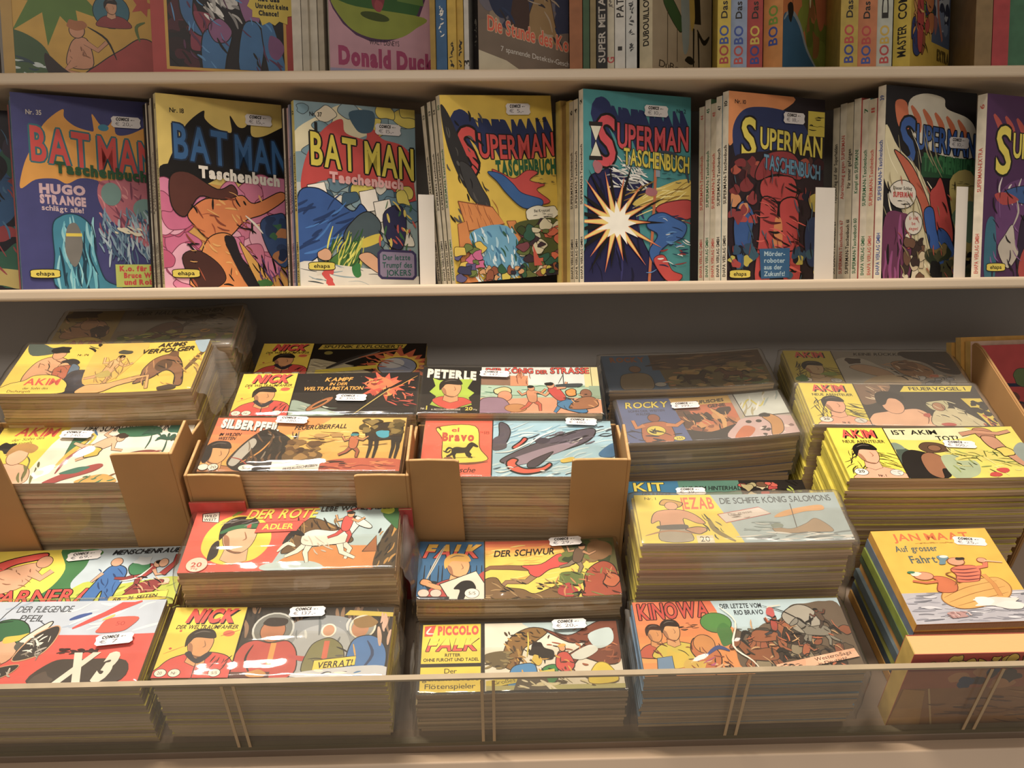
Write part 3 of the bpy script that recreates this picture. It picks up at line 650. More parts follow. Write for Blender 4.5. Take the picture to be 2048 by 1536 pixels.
def art_peterle():
    A = Art(40, '#1d1a17').seed(35)
    A.t('PETERLE', 2.6, 2, 6.8, WH, w=28, bold=2, dy=2.6)
    A.p('6,10 10,12 22,11 29,11 26,19 30,23 27,27 29,33 24,35 14,36 6,33 9,26 5,22 8,17', '#a8c42e', 0); A.p('7,29 12,26 18,27 24,27 29,31 24,34 18,37 11,34', '#d5391f', 1, K, .3); A.bust(17, 19, 1.45, '#dd9a66', '#2b211a', None)
    A.t('Nr.', 1.4, 35.4, 1.6, WH, w=2.4, bold=0); A.t('1', 4.2, 34, 3.2, '#e8d23a'); A.t('A PICCOLO-BILDERSERIE', 7, 36.4, 1.3, WH, w=16, bold=0); A.t('20', 25.5, 35, 2.6, '#e8d23a', w=4); A.t('Pfg', 30, 36.6, 1, WH, w=2, bold=0)
    A.clip = (33.5, 0, 100, 40); A.r(33, 0, 100, 40, '#d5dcd8'); A.r(33, 16, 100, 28, '#a5c4ae'); A.ink(34, 17, 94, 27, 34, ['#6f9a80', '#cfe0d0', '#4c7a62'], 6, 0, .2, .6)
    A.p('33,8 50,8 56,17 33,16', '#8c6a54'); A.r(50, 8, 60, 17, '#d08a5e'); A.r(54, 4, 57, 10, '#c47a50'); A.ink(50, 6, 62, 17, 8, ['#8c4a30'], 5, 1.57, .1, .6)
    A.p('33,28 50,28 70,27 100,29 100,40 33,40', '#dd9a76', 1)
    A.r(92, 0, 100, 18, '#d9cf96'); A.line([(96, 0), (96, 18)], .4, '#5c5434')
    A.t('DER KÖNIG', 36, 1.2, 4.4, '#d5361f', w=27, bold=2, ol=K); A.t('DER', 64.6, 3, 3.2, '#d5361f', w=6.6, bold=2, ol=K); A.t('STRASSE', 73, .8, 5, '#d5361f', w=22, bold=2, ol=K)
    A.r(94, 17, 100, 28, '#8fa68e')
    A.b(46, 22, 5, 4, '#d8c88c', .2, ol=K); A.e(47, 26, 4, 4.4, '#d88f68', K, .3); A.p('33,40 34,29 42,27 48,30 50,40', '#9a7a94', 1, K, .4); A.e(53, 36, 6, 3.4, '#c4854a', '#7a4a26', .4)
    A.fig(62, 26, 1.35, -.1, '#d08a60', '#d08a60', '#c8502e'); A.fig(76, 24, 1.6, -.5, '#d89468', '#c5352a', '#2f7ab0'); A.p('76,32 84,29 92,38 88,40 78,36', '#2f7ab0', 1, K, .4)
    A.line([(80, 6), (80, 16)], .4, K); A.p('76,16 90,15 88,18 78,18', '#40484c', 1); A.s('80,7 77,15', .3, K); A.b(84, 23, 3, 3, '#d98a28', .2, ol=K); A.e(92, 24, 3.2, 4, '#8a5a40', K, .3); A.p('82,36 88,28 96,27 98,34 90,37', '#a5683f', 1, K, .4); A.ink(80, 24, 98, 36, 14, [K, '#d89a5c'], 4, .6, .7, .6)
    A.clip = (0, 0, 100, 40)
    return A
def art_rocky():
    A = Art(40, '#c47a3c').seed(39)
    A.p('33,0 72,0 70,12 33,14', '#dcb04a', 1); A.p('36,10 72,8 68,22 40,26', '#c8642c', 1); A.blobs(36, 14, 64, 32, 26, ['#8c4a26', '#b36a34', '#5c3a24', '#d0924c', '#3c2a20'], 2, 5, .9); A.ink(34, 14, 66, 34, 30, [K, '#d9a662', '#6c3a1c'], 8, 1.1, .5, .8); A.s('55,12 60,22 58,33', 3, '#d8a258')
    A.p('33,40 34,30 50,33 70,27 82,40', '#2a2320', 1)
    A.t('EIN TEUFLISCHES', 38, 4.4, 2.8, K, w=27, sh=.1, dy=-1.8); A.t('GENIE', 54, 8, 2.8, K, w=11, dy=-.6)
    A.p('69,0 100,0 100,26 70,24', '#b4aca2'); A.p('71.5,0 100,0 100,22 73,21', '#d5dcd6'); A.s('74,14 80,6 85,13 90,6', 1.4, '#d8cc5a'); A.ink(74, 2, 98, 20, 14, ['#aebfbe', '#eef0e8', '#b8b08a'], 10, -1.1, .3, 1.1); A.line([(72, 0), (73.5, 21.5), (100, 22.5)], .8, '#4a4440')
    A.p('66,28 74,23 100,25 100,40 60,40', '#d0b0ae', 1); A.e(74, 26.5, 1.8, 1.4, '#3a3430'); A.e(80, 26.6, 1.8, 1.4, '#3a3430'); A.blobs(70, 32, 98, 39, 12, ['#4c4440', '#8a6c6a', '#e4cfc8'], 1, 1.8, .8); A.p('62,40 70,30 76,33 70,40', '#c8682e', 1)
    A.p('84,40 86,30 83,23 88,21 93,27 92,36 88,40', '#c68a3e', 1, K, .4); A.b(85, 22, 3, 2, '#2a211b')
    A.p('0,0 32,0 37,40 0,40', '#4c5f94'); A.t('ROCKY', 4, 3, 5.4, '#efd93c', w=26, bold=2, sh=.15, ol=K); A.t('SOHN DER WEITEN', 5, 10.4, 2.0, '#2a2c4c', w=22, bold=1); A.t('WÄLDER', 9, 13.4, 2.0, '#2a2c4c', w=9, bold=1)
    A.e(19, 18.4, 3.6, 3.6, '#8c4a2c', K, .4); A.p('10,40 10,27 13,23 24,22 28,28 26,40', '#b0602c', 1, K, .4); A.limb('12,25 7,27 6,20', 3.4, 2, '#c77a3a'); A.limb('25,25 31,26 36,22', 3.4, 2, '#c77a3a'); A.e(18, 30, 5.6, 4.4, '#dcc838', K, .3); A.burst(17, 30, 1, 3, 5, K, .9, .1); A.ink(3, 30, 30, 39, 12, ['#26243c', K], 7, .3, .5, 1)
    A.e(30, 37.6, 3.4, 2, '#dcd050', K, .25); A.t('255', 28, 36.8, 1.6, K, w=4, bold=0)
    return A
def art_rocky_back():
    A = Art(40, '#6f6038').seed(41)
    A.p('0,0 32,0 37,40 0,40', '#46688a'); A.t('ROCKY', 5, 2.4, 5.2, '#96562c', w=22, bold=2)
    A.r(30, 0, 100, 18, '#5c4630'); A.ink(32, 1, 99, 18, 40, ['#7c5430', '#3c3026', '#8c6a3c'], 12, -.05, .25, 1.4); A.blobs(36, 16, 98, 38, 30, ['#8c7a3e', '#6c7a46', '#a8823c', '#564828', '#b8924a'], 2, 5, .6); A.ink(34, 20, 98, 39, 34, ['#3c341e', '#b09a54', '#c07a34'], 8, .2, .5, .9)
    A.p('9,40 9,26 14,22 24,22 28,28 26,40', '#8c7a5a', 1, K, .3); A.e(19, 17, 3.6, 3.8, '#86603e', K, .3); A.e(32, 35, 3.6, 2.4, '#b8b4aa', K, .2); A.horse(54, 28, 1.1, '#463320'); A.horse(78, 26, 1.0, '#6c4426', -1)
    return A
def akim_panel(A, x1, sub, skin='#e8a681', bg='#ecd62a', nr='Nr. 1'):
    A.clip = (0, 0, x1, 40); A.r(0, 0, x1, 40, bg)
    A.t('AKIM', x1 * .2, 1.6, 6.4, '#df3a22', w=x1 * .6, bold=1, shadow=(K, .9, .7))
    if sub: A.t('NEUE ABENTEUER', x1 * .17, 10.2, 2.3, K, w=x1 * .74)
    A.ink(x1 * .1, 16, x1 * .4, 34, 22, [K, '#3a3a1a'], 7, 1.9, .7, .5); A.ink(x1 * .6, 20, x1 * .98, 32, 20, ['#2a2a14', '#5a5a20'], 8, .4, .3, .5)
    A.p([(x1 * .1, 41), (x1 * .25, 35), (x1 * .5, 31), (x1 * .8, 33), (x1, 37), (x1, 41)], skin, 1, K, .3)
    A.bust(x1 * .5, 21.5, 1.45, skin, '#191513', None)
    A.e(x1 * .24, 35.4, 3.6, 2.6, WH, K, .3); A.t('20', x1 * .19, 34, 2, K, w=3.2); A.e(x1 * .84, 36, 3.4, 2.4, '#d8d4c8', K, .2); A.ink(x1 * .78, 34.6, x1 * .9, 37, 5, ['#8a867c'], 3, .5, .9, .3); A.t(nr, x1 * .5, 37.4, 1.6, K, w=4)
    A.clip = (0, 0, 100, 40); A.line([(x1, 0), (x1, 40)], .5, K)
def art_akim_tot():
    A = Art(40, '#dfcf52').seed(43)
    A.clip = (30, 0, 100, 40); A.p('30,0 74,0 70,9 30,9', '#dcd8a4', 1); A.t('IST AKIM', 34, 1.8, 3.6, K, w=24); A.t('TOT?', 56, 7, 3.6, K, w=12)
    A.p('30,30 32,14 38,18 44,24 46,40 30,40', '#4c5a4e', 1); A.b(32, 15, 5, 3, '#7e8f7c'); A.p('31,40 32,24 38,18 46,20 52,24 54,32 50,40', '#26211d', 1); A.p('42,36 42,24 48,20 54,25 55,33 50,33 48,40', '#9a643f', 1, K, .4); A.p('44,16 48,12 56,13 60,18 54,20 47,20', '#5f432e', 1, K, .3); A.e(52, 16.6, 3.4, 2.4, '#8a5c3c', K, .3)
    A.p('52,26 56,22 66,24 70,30 66,38 54,40', '#a7b48c', 1)
    for a in (-2.9, -2.5, -2.1, -1.5, -.9, -.5, -.1, .4): A.s([(76, 26), (76 + 9 * math.cos(a), 26 + 6 * math.sin(a)), (76 + 17 * math.cos(a), 28 + 9 * math.sin(a))], 4.2, '#d8c95a'); A.s([(76, 26), (76 + 9 * math.cos(a), 26.4 + 6 * math.sin(a)), (76 + 16 * math.cos(a), 28.4 + 9 * math.sin(a))], .6, '#5a5a24')
    A.ink(56, 18, 92, 39, 40, ['#3c4420', '#8d9a4c', '#e4d880'], 6, .6, .9, .6); A.b(80, 35, 3, 2, '#c03226', .3); A.b(75, 38, 3, 1.6, '#c03226', .3)
    A.p('78,2 84,1 88,5 86,12 80,10', '#b0785a', 1, K, .3); A.limb('70,6 78,4 90,6 97,4', 3, 2, '#c28a68'); A.p('80,8 87,9 90,18 96,28 92,32 86,22 81,16', '#c28a68', 1, K, .4); A.b(88, 20, 4, 4, '#d8c04a', .25, ol=K); A.p('92,20 100,14 100,34 95,32', '#8f9a90', 1)
    A.clip = (0, 0, 100, 40); akim_panel(A, 30, True); return A
def art_akim_feuer():
    A = Art(40, '#2c2824').seed(47)
    A.clip = (31, 0, 100, 40); A.p('31,0 52,0 44,14 36,20 31,18', '#7a5c44', 1); A.ink(32, 0, 50, 18, 16, [K, '#b98c60', '#d9c4a0'], 6, .8, .8, .8)
    A.p('56,7.5 60,1.6 99,1.2 96,7', '#e8d428'); A.t('FEUERVOGEL I', 62, 2.6, 3.2, K, w=32)
    A.p('33,40 34,30 42,27 48,26 60,24 66,30 68,40', '#e3ad85', 1, K, .4); A.e(48, 21, 6, 8, '#e0a67e', K, .3); A.p('40,20 41,10 47,7 55,10 56,16 48,14 44,20', '#17130f', 1); A.s('60,26 64,32 62,38', .7, '#8a5a3a')
    A.p('66,40 68,28 74,24 82,24 90,32 92,40', '#cfc49a', 1, K, .4); A.b(73, 20, 6, 5, '#c4bf92', .3); A.e(73, 22, 3.4, 4, '#b07a52', K, .3); A.ink(66, 16, 90, 38, 26, ['#4c4a2c', '#e2dab0', K], 6, .9, .6, .6); A.b(73, 39, 4, 2, '#bb3a28'); A.b(64, 30, 2, 2, '#b8402c')
    A.p('88,14 99,14 100,40 95,40 92,28', '#e0c82a'); A.blobs(92, 18, 99, 30, 8, [K, '#2a2018'], 1.6, 3); A.ink(92, 30, 100, 40, 12, ['#d0602a', K, '#b03a20'], 6, 1.3, .4, 1.1)
    A.clip = (0, 0, 100, 40); akim_panel(A, 31, True, nr='Nr. 10'); return A
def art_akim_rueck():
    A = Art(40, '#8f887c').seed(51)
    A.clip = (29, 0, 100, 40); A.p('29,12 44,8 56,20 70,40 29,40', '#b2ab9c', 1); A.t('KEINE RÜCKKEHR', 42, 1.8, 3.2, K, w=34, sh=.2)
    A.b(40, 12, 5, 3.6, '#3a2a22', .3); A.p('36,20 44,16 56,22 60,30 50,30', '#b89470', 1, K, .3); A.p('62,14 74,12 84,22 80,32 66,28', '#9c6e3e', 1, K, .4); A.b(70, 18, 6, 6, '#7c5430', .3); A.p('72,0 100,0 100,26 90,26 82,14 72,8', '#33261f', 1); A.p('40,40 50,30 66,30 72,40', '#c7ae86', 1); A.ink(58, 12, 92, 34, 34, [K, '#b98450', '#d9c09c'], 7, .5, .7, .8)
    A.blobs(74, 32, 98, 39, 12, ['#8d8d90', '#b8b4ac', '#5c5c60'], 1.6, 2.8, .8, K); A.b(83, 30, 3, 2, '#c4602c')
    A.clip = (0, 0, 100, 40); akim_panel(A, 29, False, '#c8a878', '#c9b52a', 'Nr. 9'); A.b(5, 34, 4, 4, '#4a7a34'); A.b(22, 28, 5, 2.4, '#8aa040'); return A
def art_verf():
    A = Art(40, '#e8c22f').seed(55)
    A.p('0,0 8,0 14,3 20,2 22,6 6,10', '#4d5a52', 1); A.p('8,28 10,16 16,11 24,12 30,18 30,30 26,36 12,34', '#d49a6c', 1, K, .4); A.e(20, 8.6, 3.6, 4.4, '#cf9468', K, .3); A.b(20, 5, 5, 3, '#1d1916', .25); A.b(28, 16, 4.6, 3.6, '#34302e', .25); A.e(26, 19, 3, 3.4, '#d8a06c', K, .3); A.p('22,20 30,18 32,27 24,28', '#b4552a', 1, K, .3); A.p('30,17 35,20 34,28 31,28', '#56718c', 1, K, .3); A.ink(9, 14, 30, 32, 14, ['#7a4a2c', K], 6, .8, .6, .5)
    A.p('31,24 40,22 44,28 43,40 32,40', '#2b2730', 1); A.p('0,40 3,33 10,30 14,26 24,26 32,31 34,36 31,40', '#ecc936', 1, K, .4); A.t('AKIM', 11, 28.4, 5, '#d5371f', w=18, bold=1); A.t('der Sohn des', 12, 35, 1.7, K, w=13, bold=0); A.t('Dschungels', 5, 37.2, 1.8, K, w=12, bold=0); A.t('Nr. 176', 30, 8.6, 1.6, K, w=6, bold=0)
    A.ink(36, 1, 46, 6, 8, ['#3a4a34', K], 6, .3, .5, 1); A.p('41,0 66,0 60,24 50,34 40,30', '#e2b23c', 1); A.fig(52, 20, 1.5, .3, '#dba76a', '#dba76a', '#cf9a5c'); A.b(56, 8, 4, 2, '#4a4a3c'); A.ink(44, 12, 62, 36, 22, ['#a8803c', '#8a6a30'], 7, 1.2, .6, .5); A.b(50, 26, 4, 3, '#b8a23a', .3)
    A.p('40,40 44,34 54,33 70,27 72,30 60,35 52,40', '#dba45c', 1, K, .3); A.p('70,22 74,14 82,11 88,16 92,26 94,36 90,36 88,28 82,24 76,30 68,34 70,28', '#8c5c38', 1, K, .5); A.e(80, 20, 4.6, 5, '#5a3c26'); A.b(83, 11, 3, 2.4, '#6c4a30'); A.s('92,26 96,16 100,8', 2.6, '#6b4c22'); A.ink(70, 14, 94, 36, 18, [K, '#c08a50'], 6, .9, .6, .6); A.limb('66,30 74,28 76,38', 2, 1.4, '#dba45c'); A.b(86, 38, 5, 2, '#4a3a28')
    A.t('AKIMS', 72, 1.4, 3.2, '#332a1c', w=15, sh=.25, rot=-.03); A.t('VERFOLGER', 64, 6.4, 3.4, '#332a1c', w=29, sh=.25, rot=-.05); A.p('92,0 100,0 100,10 97,10 94,5', '#9db4c4', 1); A.ink(92, 6, 99, 26, 8, ['#c89a2c', '#8a6a28'], 6, .9, .4, .7)
    return A
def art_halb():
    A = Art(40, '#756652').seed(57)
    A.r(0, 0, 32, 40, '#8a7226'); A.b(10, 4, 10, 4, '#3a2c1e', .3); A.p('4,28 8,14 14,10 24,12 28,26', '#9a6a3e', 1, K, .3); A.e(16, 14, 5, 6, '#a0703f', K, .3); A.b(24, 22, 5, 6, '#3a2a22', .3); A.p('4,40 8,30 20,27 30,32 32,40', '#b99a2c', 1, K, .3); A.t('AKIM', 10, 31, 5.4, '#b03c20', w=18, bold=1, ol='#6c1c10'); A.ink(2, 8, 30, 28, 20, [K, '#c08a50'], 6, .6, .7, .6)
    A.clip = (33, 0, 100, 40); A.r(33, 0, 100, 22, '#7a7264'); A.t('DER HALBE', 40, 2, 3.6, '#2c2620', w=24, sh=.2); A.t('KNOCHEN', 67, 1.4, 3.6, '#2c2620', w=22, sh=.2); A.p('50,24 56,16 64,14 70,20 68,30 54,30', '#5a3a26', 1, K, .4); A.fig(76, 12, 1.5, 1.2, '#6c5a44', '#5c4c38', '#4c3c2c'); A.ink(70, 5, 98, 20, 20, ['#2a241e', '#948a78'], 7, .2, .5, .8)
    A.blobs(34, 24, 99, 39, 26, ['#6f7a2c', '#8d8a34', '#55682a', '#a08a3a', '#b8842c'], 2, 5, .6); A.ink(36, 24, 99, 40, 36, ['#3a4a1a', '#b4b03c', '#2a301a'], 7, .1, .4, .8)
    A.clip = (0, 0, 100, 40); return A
def art_sohn():
    A = Art(40, '#f2ead9').seed(59)
    A.p('0,0 36,0 30,14 24,40 0,40', '#f1d52e'); A.t('AKIM', 8, 1.8, 6, '#dd3a22', w=21, bold=1, sh=.2, rot=.03); A.t('der Sohn des', 8, 10, 2, '#4a3c28', w=16, bold=0, sh=.2, rot=-.12); A.t('Dschungels', 5, 13, 2, '#4a3c28', w=14, bold=0, sh=.2, rot=-.12)
    A.b(8, 16, 4, 3.6, K, .3); A.p('8,40 8,30 13,27 22,28 27,33 26,40', '#e6b896', 1, '#8a5a3a', .4); A.e(16, 22, 5, 6, '#e8bc98', '#8a5a3a', .4); A.p('10,22 11,15 18,13 24,16 22,20 15,18', '#b5843a', 1); A.ink(22, 22, 30, 38, 12, ['#5a5a34', '#7a7a44'], 8, 1.3, .3, 1)
    A.t('DER SOHN DES DSCHUNGELS', 42, .8, 4.4, '#231d18', w=54, sh=.2); A.p('60,4 68,2 80,2 84,6 78,9 66,9', '#2f6e4e', 1); A.b(90, 4, 4, 4, '#2f6e5a', .3); A.p('40,8 46,6 48,12 44,18 40,24', '#2f6e4e', 1, K, .2); A.s('44,6 50,8 49,14 46,20', 1.4, '#e0c43a'); A.s('48,4 51,8', 1.2, '#2c6aa0'); A.s('38,30 42,20 48,10', 3, '#d8b63a')
    A.fig(57, 14, 1.6, 1.0, '#e2b08a', '#e2b08a', '#ddb088'); A.b(53, 20, 5, 3.4, '#d8bf3a', .3, ol=K); A.s('48,16 42,24 40,34', 1.6, '#9a2f2a'); A.b(64, 8.4, 3.4, 1.6, '#3a2a20'); A.p('66,25 74,20 84,19 90,23 82,27 70,28', '#8f4038', 1); A.ink(67, 20, 89, 27, 14, ['#b8685c', '#6a2a26'], 8, -.35, .15, .6)
    A.palm(88, 24, 1.5, '#2e5a48'); A.palm(79, 18, 1.3, '#2e5a48'); A.palm(95, 22, 1.2, '#3a4a3a'); A.p('36,40 46,33 58,28 62,29 58,33 46,38 42,40', '#a83a36', 1); A.p('42,34 50,30 56,30 50,34', '#3a7a6a', 1); A.p('52,40 58,36 66,35 72,40', '#d8a648', 1); A.ink(52, 34, 72, 40, 9, ['#8a5a2a', '#3d7a5a'], 6, -.4, .4, .8)
    return A
def art_carnera():
    A = Art(40, '#bac9d0').seed(61)
    A.p('0,0 34,0 40,6 41,16 38,26 24,40 0,40', '#ecd334', 1); A.p('34,0 48,2 50,12 46,24 50,34 40,40 24,40 36,28 40,14', '#3f7a44', 1); A.b(50, 3, 6, 3, '#4c8a3a', .3); A.p('46,40 52,24 68,26 100,22 100,40', '#bcc63e', 1); A.ink(50, 26, 99, 39, 18, ['#8a9a2c', '#e0dc60'], 9, -.3, .3, 1)
    A.p('0,34 0,14 6,8 16,4 27,2 27,6 14,10 8,16 7,24 12,28 16,32 0,38', '#d5331f', 1, K, .7)
    A.p('4,26 6,16 16,11 24,9 28,12 26,18 22,26 12,30', '#d8a078', 1, '#7a4a30', .4); A.e(28, 8.6, 4, 4.2, '#d3986e', K, .3); A.limb('24,16 30,20 34,15', 4.6, 3, '#d8a078'); A.limb('8,24 2,24 -3,23', 4, 3, '#d8a078'); A.ink(6, 12, 28, 28, 14, ['#8a5a3a'], 5, .7, .7, .5)
    A.t('ARNERA', 14, 28.4, 8.4, '#d5331f', w=45, bold=2, ol=K, sh=.06); A.p('0,34 12,32 14,38 0,40', '#d5331f')
    A.p('54,37 58,24 62,14 68,13 72,18 70,30 68,40 64,40 63,30 60,38', '#2d68a8', 1, K, .5); A.e(65, 10.4, 3, 3, '#d2a07e', K, .3); A.limb('60,18 56,24', 2, 1, '#d2a07e'); A.ink(58, 14, 70, 36, 9, ['#183c70'], 7, 1.2, .4, .7)
    A.fig(81, 18, 1.5, .7, '#dca680', '#a9322a', '#8a2a24'); A.p('72,14 76,10 82,12 82,18 75,20', '#3a8050', 1, K, .4); A.b(78, 10, 4, 3, '#c8cfd0', .3); A.limb('90,20 95,12 95,6', 3.4, 2, '#a9322a'); A.e(89, 12, 2.4, 3, '#dca680', K, .3); A.s('70,24 78,22 84,14', 1, WH); A.b(90, 25, 4, 2.6, '#ddc8a8', .3); A.p('72,38 80,26 92,24 88,32 78,39', '#8c2a26', 1, K, .3); A.ink(72, 20, 94, 36, 16, [K, '#d8a070'], 6, .6, .7, .6)
    A.t('MENSCHENRAUB', 61, 2, 3.2, '#22262c', w=34, sh=.35, rot=-.02)
    A.p('68,34.4 96,31 96,37 68,40', '#ecd53a', 0, K, .2); A.t('66', 70, 35.4, 2.2, K, w=4, sh=.2, rot=-.1); A.t('36 SEITEN', 77, 34.6, 2.2, K, w=14, sh=.2, rot=-.1)
    return A
def art_x3():
    A = Art(40, '#c3cfe0').seed(67)
    A.p('0,40 0,22 20,30 40,20 52,14 56,17 76,17.4 100,17 100,40', '#e03a26'); A.p('0,0 20,0 14,30 0,30', '#c9d2de'); A.p('6,2 14,0 12,8 4,10', '#d8342a', 1)
    A.ink(22, 0, 98, 14, 16, ['#dfe6ee', '#aebfd6'], 14, -.3, .2, 1.1)
    A.line([(24, 18), (29, 6), (33, 0)], .4, K); A.line([(46, 10), (52, 14)], .4, '#4a5060'); A.t('DER FLIEGENDE', 33, 2.4, 3.2, '#40454c', w=25, bold=0, sh=.2); A.t('PFEIL', 36, 7, 3.2, '#40454c', w=11, bold=0, sh=.2)
    A.s('62,14 76,6 89,.6', 2.6, '#d8342a'); A.p('72,7 80,1 88,1 82,4', '#d8342a'); A.s('59,9.6 63,8 68,6.4', 2, '#2a4f9c'); A.s('74,10 77,8.6 79,7.4', 1.3, '#e2cf60')
    A.e(33, 19, 11.5, 10, '#2c6a40', K, .4, rot=-.2); A.p('22,32 23,24 30,26 36,34 30,38', '#2c6a40', 1); A.e(36, 25, 6, 6, '#dfa880', K, .3); A.p('34,18 40,17 44,16 42,19 35,21', '#d8bc30', 1); A.p('41,20 50,11 52,12 46,22 43,25', '#e4dccc', 1, K, .5); A.b(42, 22, 2, 2, '#5a5850'); A.s('23,13 27,11 34,10', .8, '#173a22'); A.b(26, 20, 3, 5, '#1f4a2c'); A.p('20,36 24,31 34,32 38,30 36,36', '#b0542c', 1)
    A.p('42,29 46,18 54,12.6 57,15 56,22 52,27', '#3a3430', 1, '#d9a070', .5); A.ink(45, 18, 55, 28, 26, ['#b7b0a6', '#8c8478', WH], 4, .4, 1.2, .6); A.p('31,38 36,33 46,31 44,35 36,39', '#2b2724', 1, '#d9a070', .3); A.ink(34, 33, 44, 37, 9, [WH, '#b4aa9c'], 3, 1, .9, .6)
    for i in range(4): A.p([(14, 34 + i * 1.7), (32, 33 + i * 1.7), (30, 34 + i * 1.7), (14, 35.2 + i * 1.7)], ['#e0c030', '#c2481f'][i % 2])
    A.p('74,14 77,9.4 90,8.8 88,13.6 84,16 74,16.4', '#e04a30', 1); A.t('50', 81, 11, 2, '#b82c1c', w=4, bold=0)
    A.ink(62, 24, 76, 26.4, 14, ['#3a1a14'], 5, 0, .15, .9); A.p('54,40 60,30 72,29 92,30 90,40', '#40352f', 1); A.b(58, 38, 5, 3, '#5a4a40', .3); A.t('X3', 64, 27, 11.6, WH, w=22, bold=2, sh=.3, gap=.3)
    return A
def art_kit():
    A = Art(40, '#3a4a40').seed(71)
    A.r(0, 0, 30, 40, '#2c6a8c'); A.t('KIT', 5, 1.4, 6.6, '#d8c23a', w=17, bold=2, ol=K); A.t('DER RANGER', 9, 9.4, 2.2, '#16222c', w=16); A.b(18, 16, 6, 3, '#2c2a2c', .2)
    A.p('30,0 64,0 64,16 30,16', '#4f7a68'); A.t('AUS DEM HINTERHALT', 31, 4.6, 3.2, '#1c2420', w=35, sh=.15); A.r(64, 0, 100, 40, '#25201c'); A.blobs(66, 2, 84, 16, 18, ['#b02c28', '#c04a34', '#a89a6a', '#6a4a30', '#c8b890'], 1.6, 3.6, .8, K); A.ink(86, 2, 99, 14, 12, ['#a8b83a', '#7a8a34', K], 6, .6, .8, 1.2)
    return A
def art_jan():
    A = Art(165, '#e9b021').seed(73)
    A.t('JAN MAAT', 16, 7, 13, '#d0651c', w=66, bold=1); A.ink(32, 24.6, 66, 26.6, 16, ['#a87418'], 4, 0, .1, 1.2)
    A.t('Auf grosser', 13, 30, 10.5, '#5d6a62', w=36, bold=1); A.t('Fahrt', 21, 49, 13, '#5d6a62', w=22, bold=1)
    A.r(0, 114, 100, 165, '#b5b2b8'); A.ink(0, 114, 100, 164, 90, ['#8c8a92', '#d6d3d6', '#a09ea6', '#75747c'], 16, .05, .25, 2.2)
    A.p('30,128 36,112 56,98 80,92 88,98 90,112 82,128 60,140 40,142', '#dba146', 1, '#a06a20', 1); A.s('32,124 54,108 82,98', 1, '#a06a20'); A.s('34,132 58,118 86,108', 1, '#a06a20'); A.s('40,138 62,128 86,118', 1, '#a06a20'); A.limb('74,86 78,104 78,124', 4, 3.4, '#d08a34', '#9a5c1c')
    A.p('50,98 52,86 50,76 58,70 70,70 74,78 70,92 66,98', '#d86a44', 1, '#7a3018', .8)
    for y in (75, 81, 87, 93): A.s([(51, y), (60, y + 2), (72, y)], 2.2, '#7a3430')
    A.limb('72,74 80,72 82,64', 5, 4, '#d86a44', '#7a3018'); A.e(58, 62, 7, 7, '#dc9c74', '#8a4a2c', .8); A.b(62, 57, 4, 2.6, '#3a3430'); A.e(80, 61, 4, 4.4, '#dc9c74', '#8a4a2c', .8); A.p('44,52 50,50 54,54 50,60 48,66 43,66 45,59', '#6d8c98', 1); A.e(50, 52.6, 3.6, 2.4, WH); A.limb('82,62 96,66', 2.4, 1.6, '#d9b890', None)
    A.p('30,112 34,96 30,88 40,88 48,98 46,112 38,116', '#c8642a', 1, '#7a3a18', .8); A.e(25, 86, 8, 7, '#d8946c', '#8a4a2c', .8); A.b(19, 82, 5, 3.4, '#e4dcc8'); A.b(16, 79.6, 3.4, 2.2, '#3d7a58'); A.limb('34,96 24,98 14,94', 4, 3, '#c8642a', '#7a3a18'); A.s('46,104 50,94 44,84 50,80', 1.6, '#8a5426')
    A.b(72, 134, 18, 9, '#e4d8cc', .3, 12); A.b(84, 140, 12, 6, '#e9ded4', .3, 10); A.b(62, 132, 8, 6, '#efe6dc', .3); A.b(36, 152, 8, 5, '#b98c86', .3); A.ink(28, 148, 46, 156, 10, ['#d8bcb4', '#8a6460'], 6, 1.0, .8, 1.2)
    return A

# ------------------------------------------------------------------ cover prints of the paperbacks (100 x 147 units)
def pill(A, x, y): A.p([(x, y + 3), (x + 2, y), (x + 19, y), (x + 21, y + 3), (x + 19, y + 6), (x + 2, y + 6)], '#d9c43c', 1, K, .6); A.t('ehapa', x + 4, y + 1.4, 3.0, K, w=13, bold=1)
def wing(A, col):
    A.p([(x, y * 1.14 if y > 30 else y) for x, y in pts('3,62 6,48 12,36 22,22 36,10 37,16 44,22 54,25 58,24 57,12 63,20 69,20 74,13 74,26 84,26 100,18 106,16 106,60 96,54 88,58 78,54 68,60 58,55 46,54 36,58 28,55 14,56')], col, 1)
def bat_title(A, c, ol, x=(12, 60), w=(42, 44), y=24, h=25, n='MAN'):
    A.t('BAT', x[0], y, h, c, w=w[0], bold=2, ol=ol, dy=4.4); A.t(n, x[1], y + 5, h, c, w=w[1], bold=2, ol=ol, dy=4.4)
def sup_title(A, c, sh, x=18, y=30, hs=38, w=84, dy=0, ext=-1):
    for k in range(12, 0, -1):
        A.t('S', x - k * .45, y - k * .95, hs, sh, w=18, bold=2); A.t('UPERMAN', x + 18.5 - k * .45, y - k * .95 + 4, hs * .5, sh, w=w - 19, bold=2, dy=dy, arc=-2)
    A.t('S', x, y, hs, c, w=17, bold=2, ol=K); A.t('UPERMAN', x + 18.5, y + 4, hs * .5, c, w=w - 19, bold=2, ol=K, dy=dy, arc=-2)
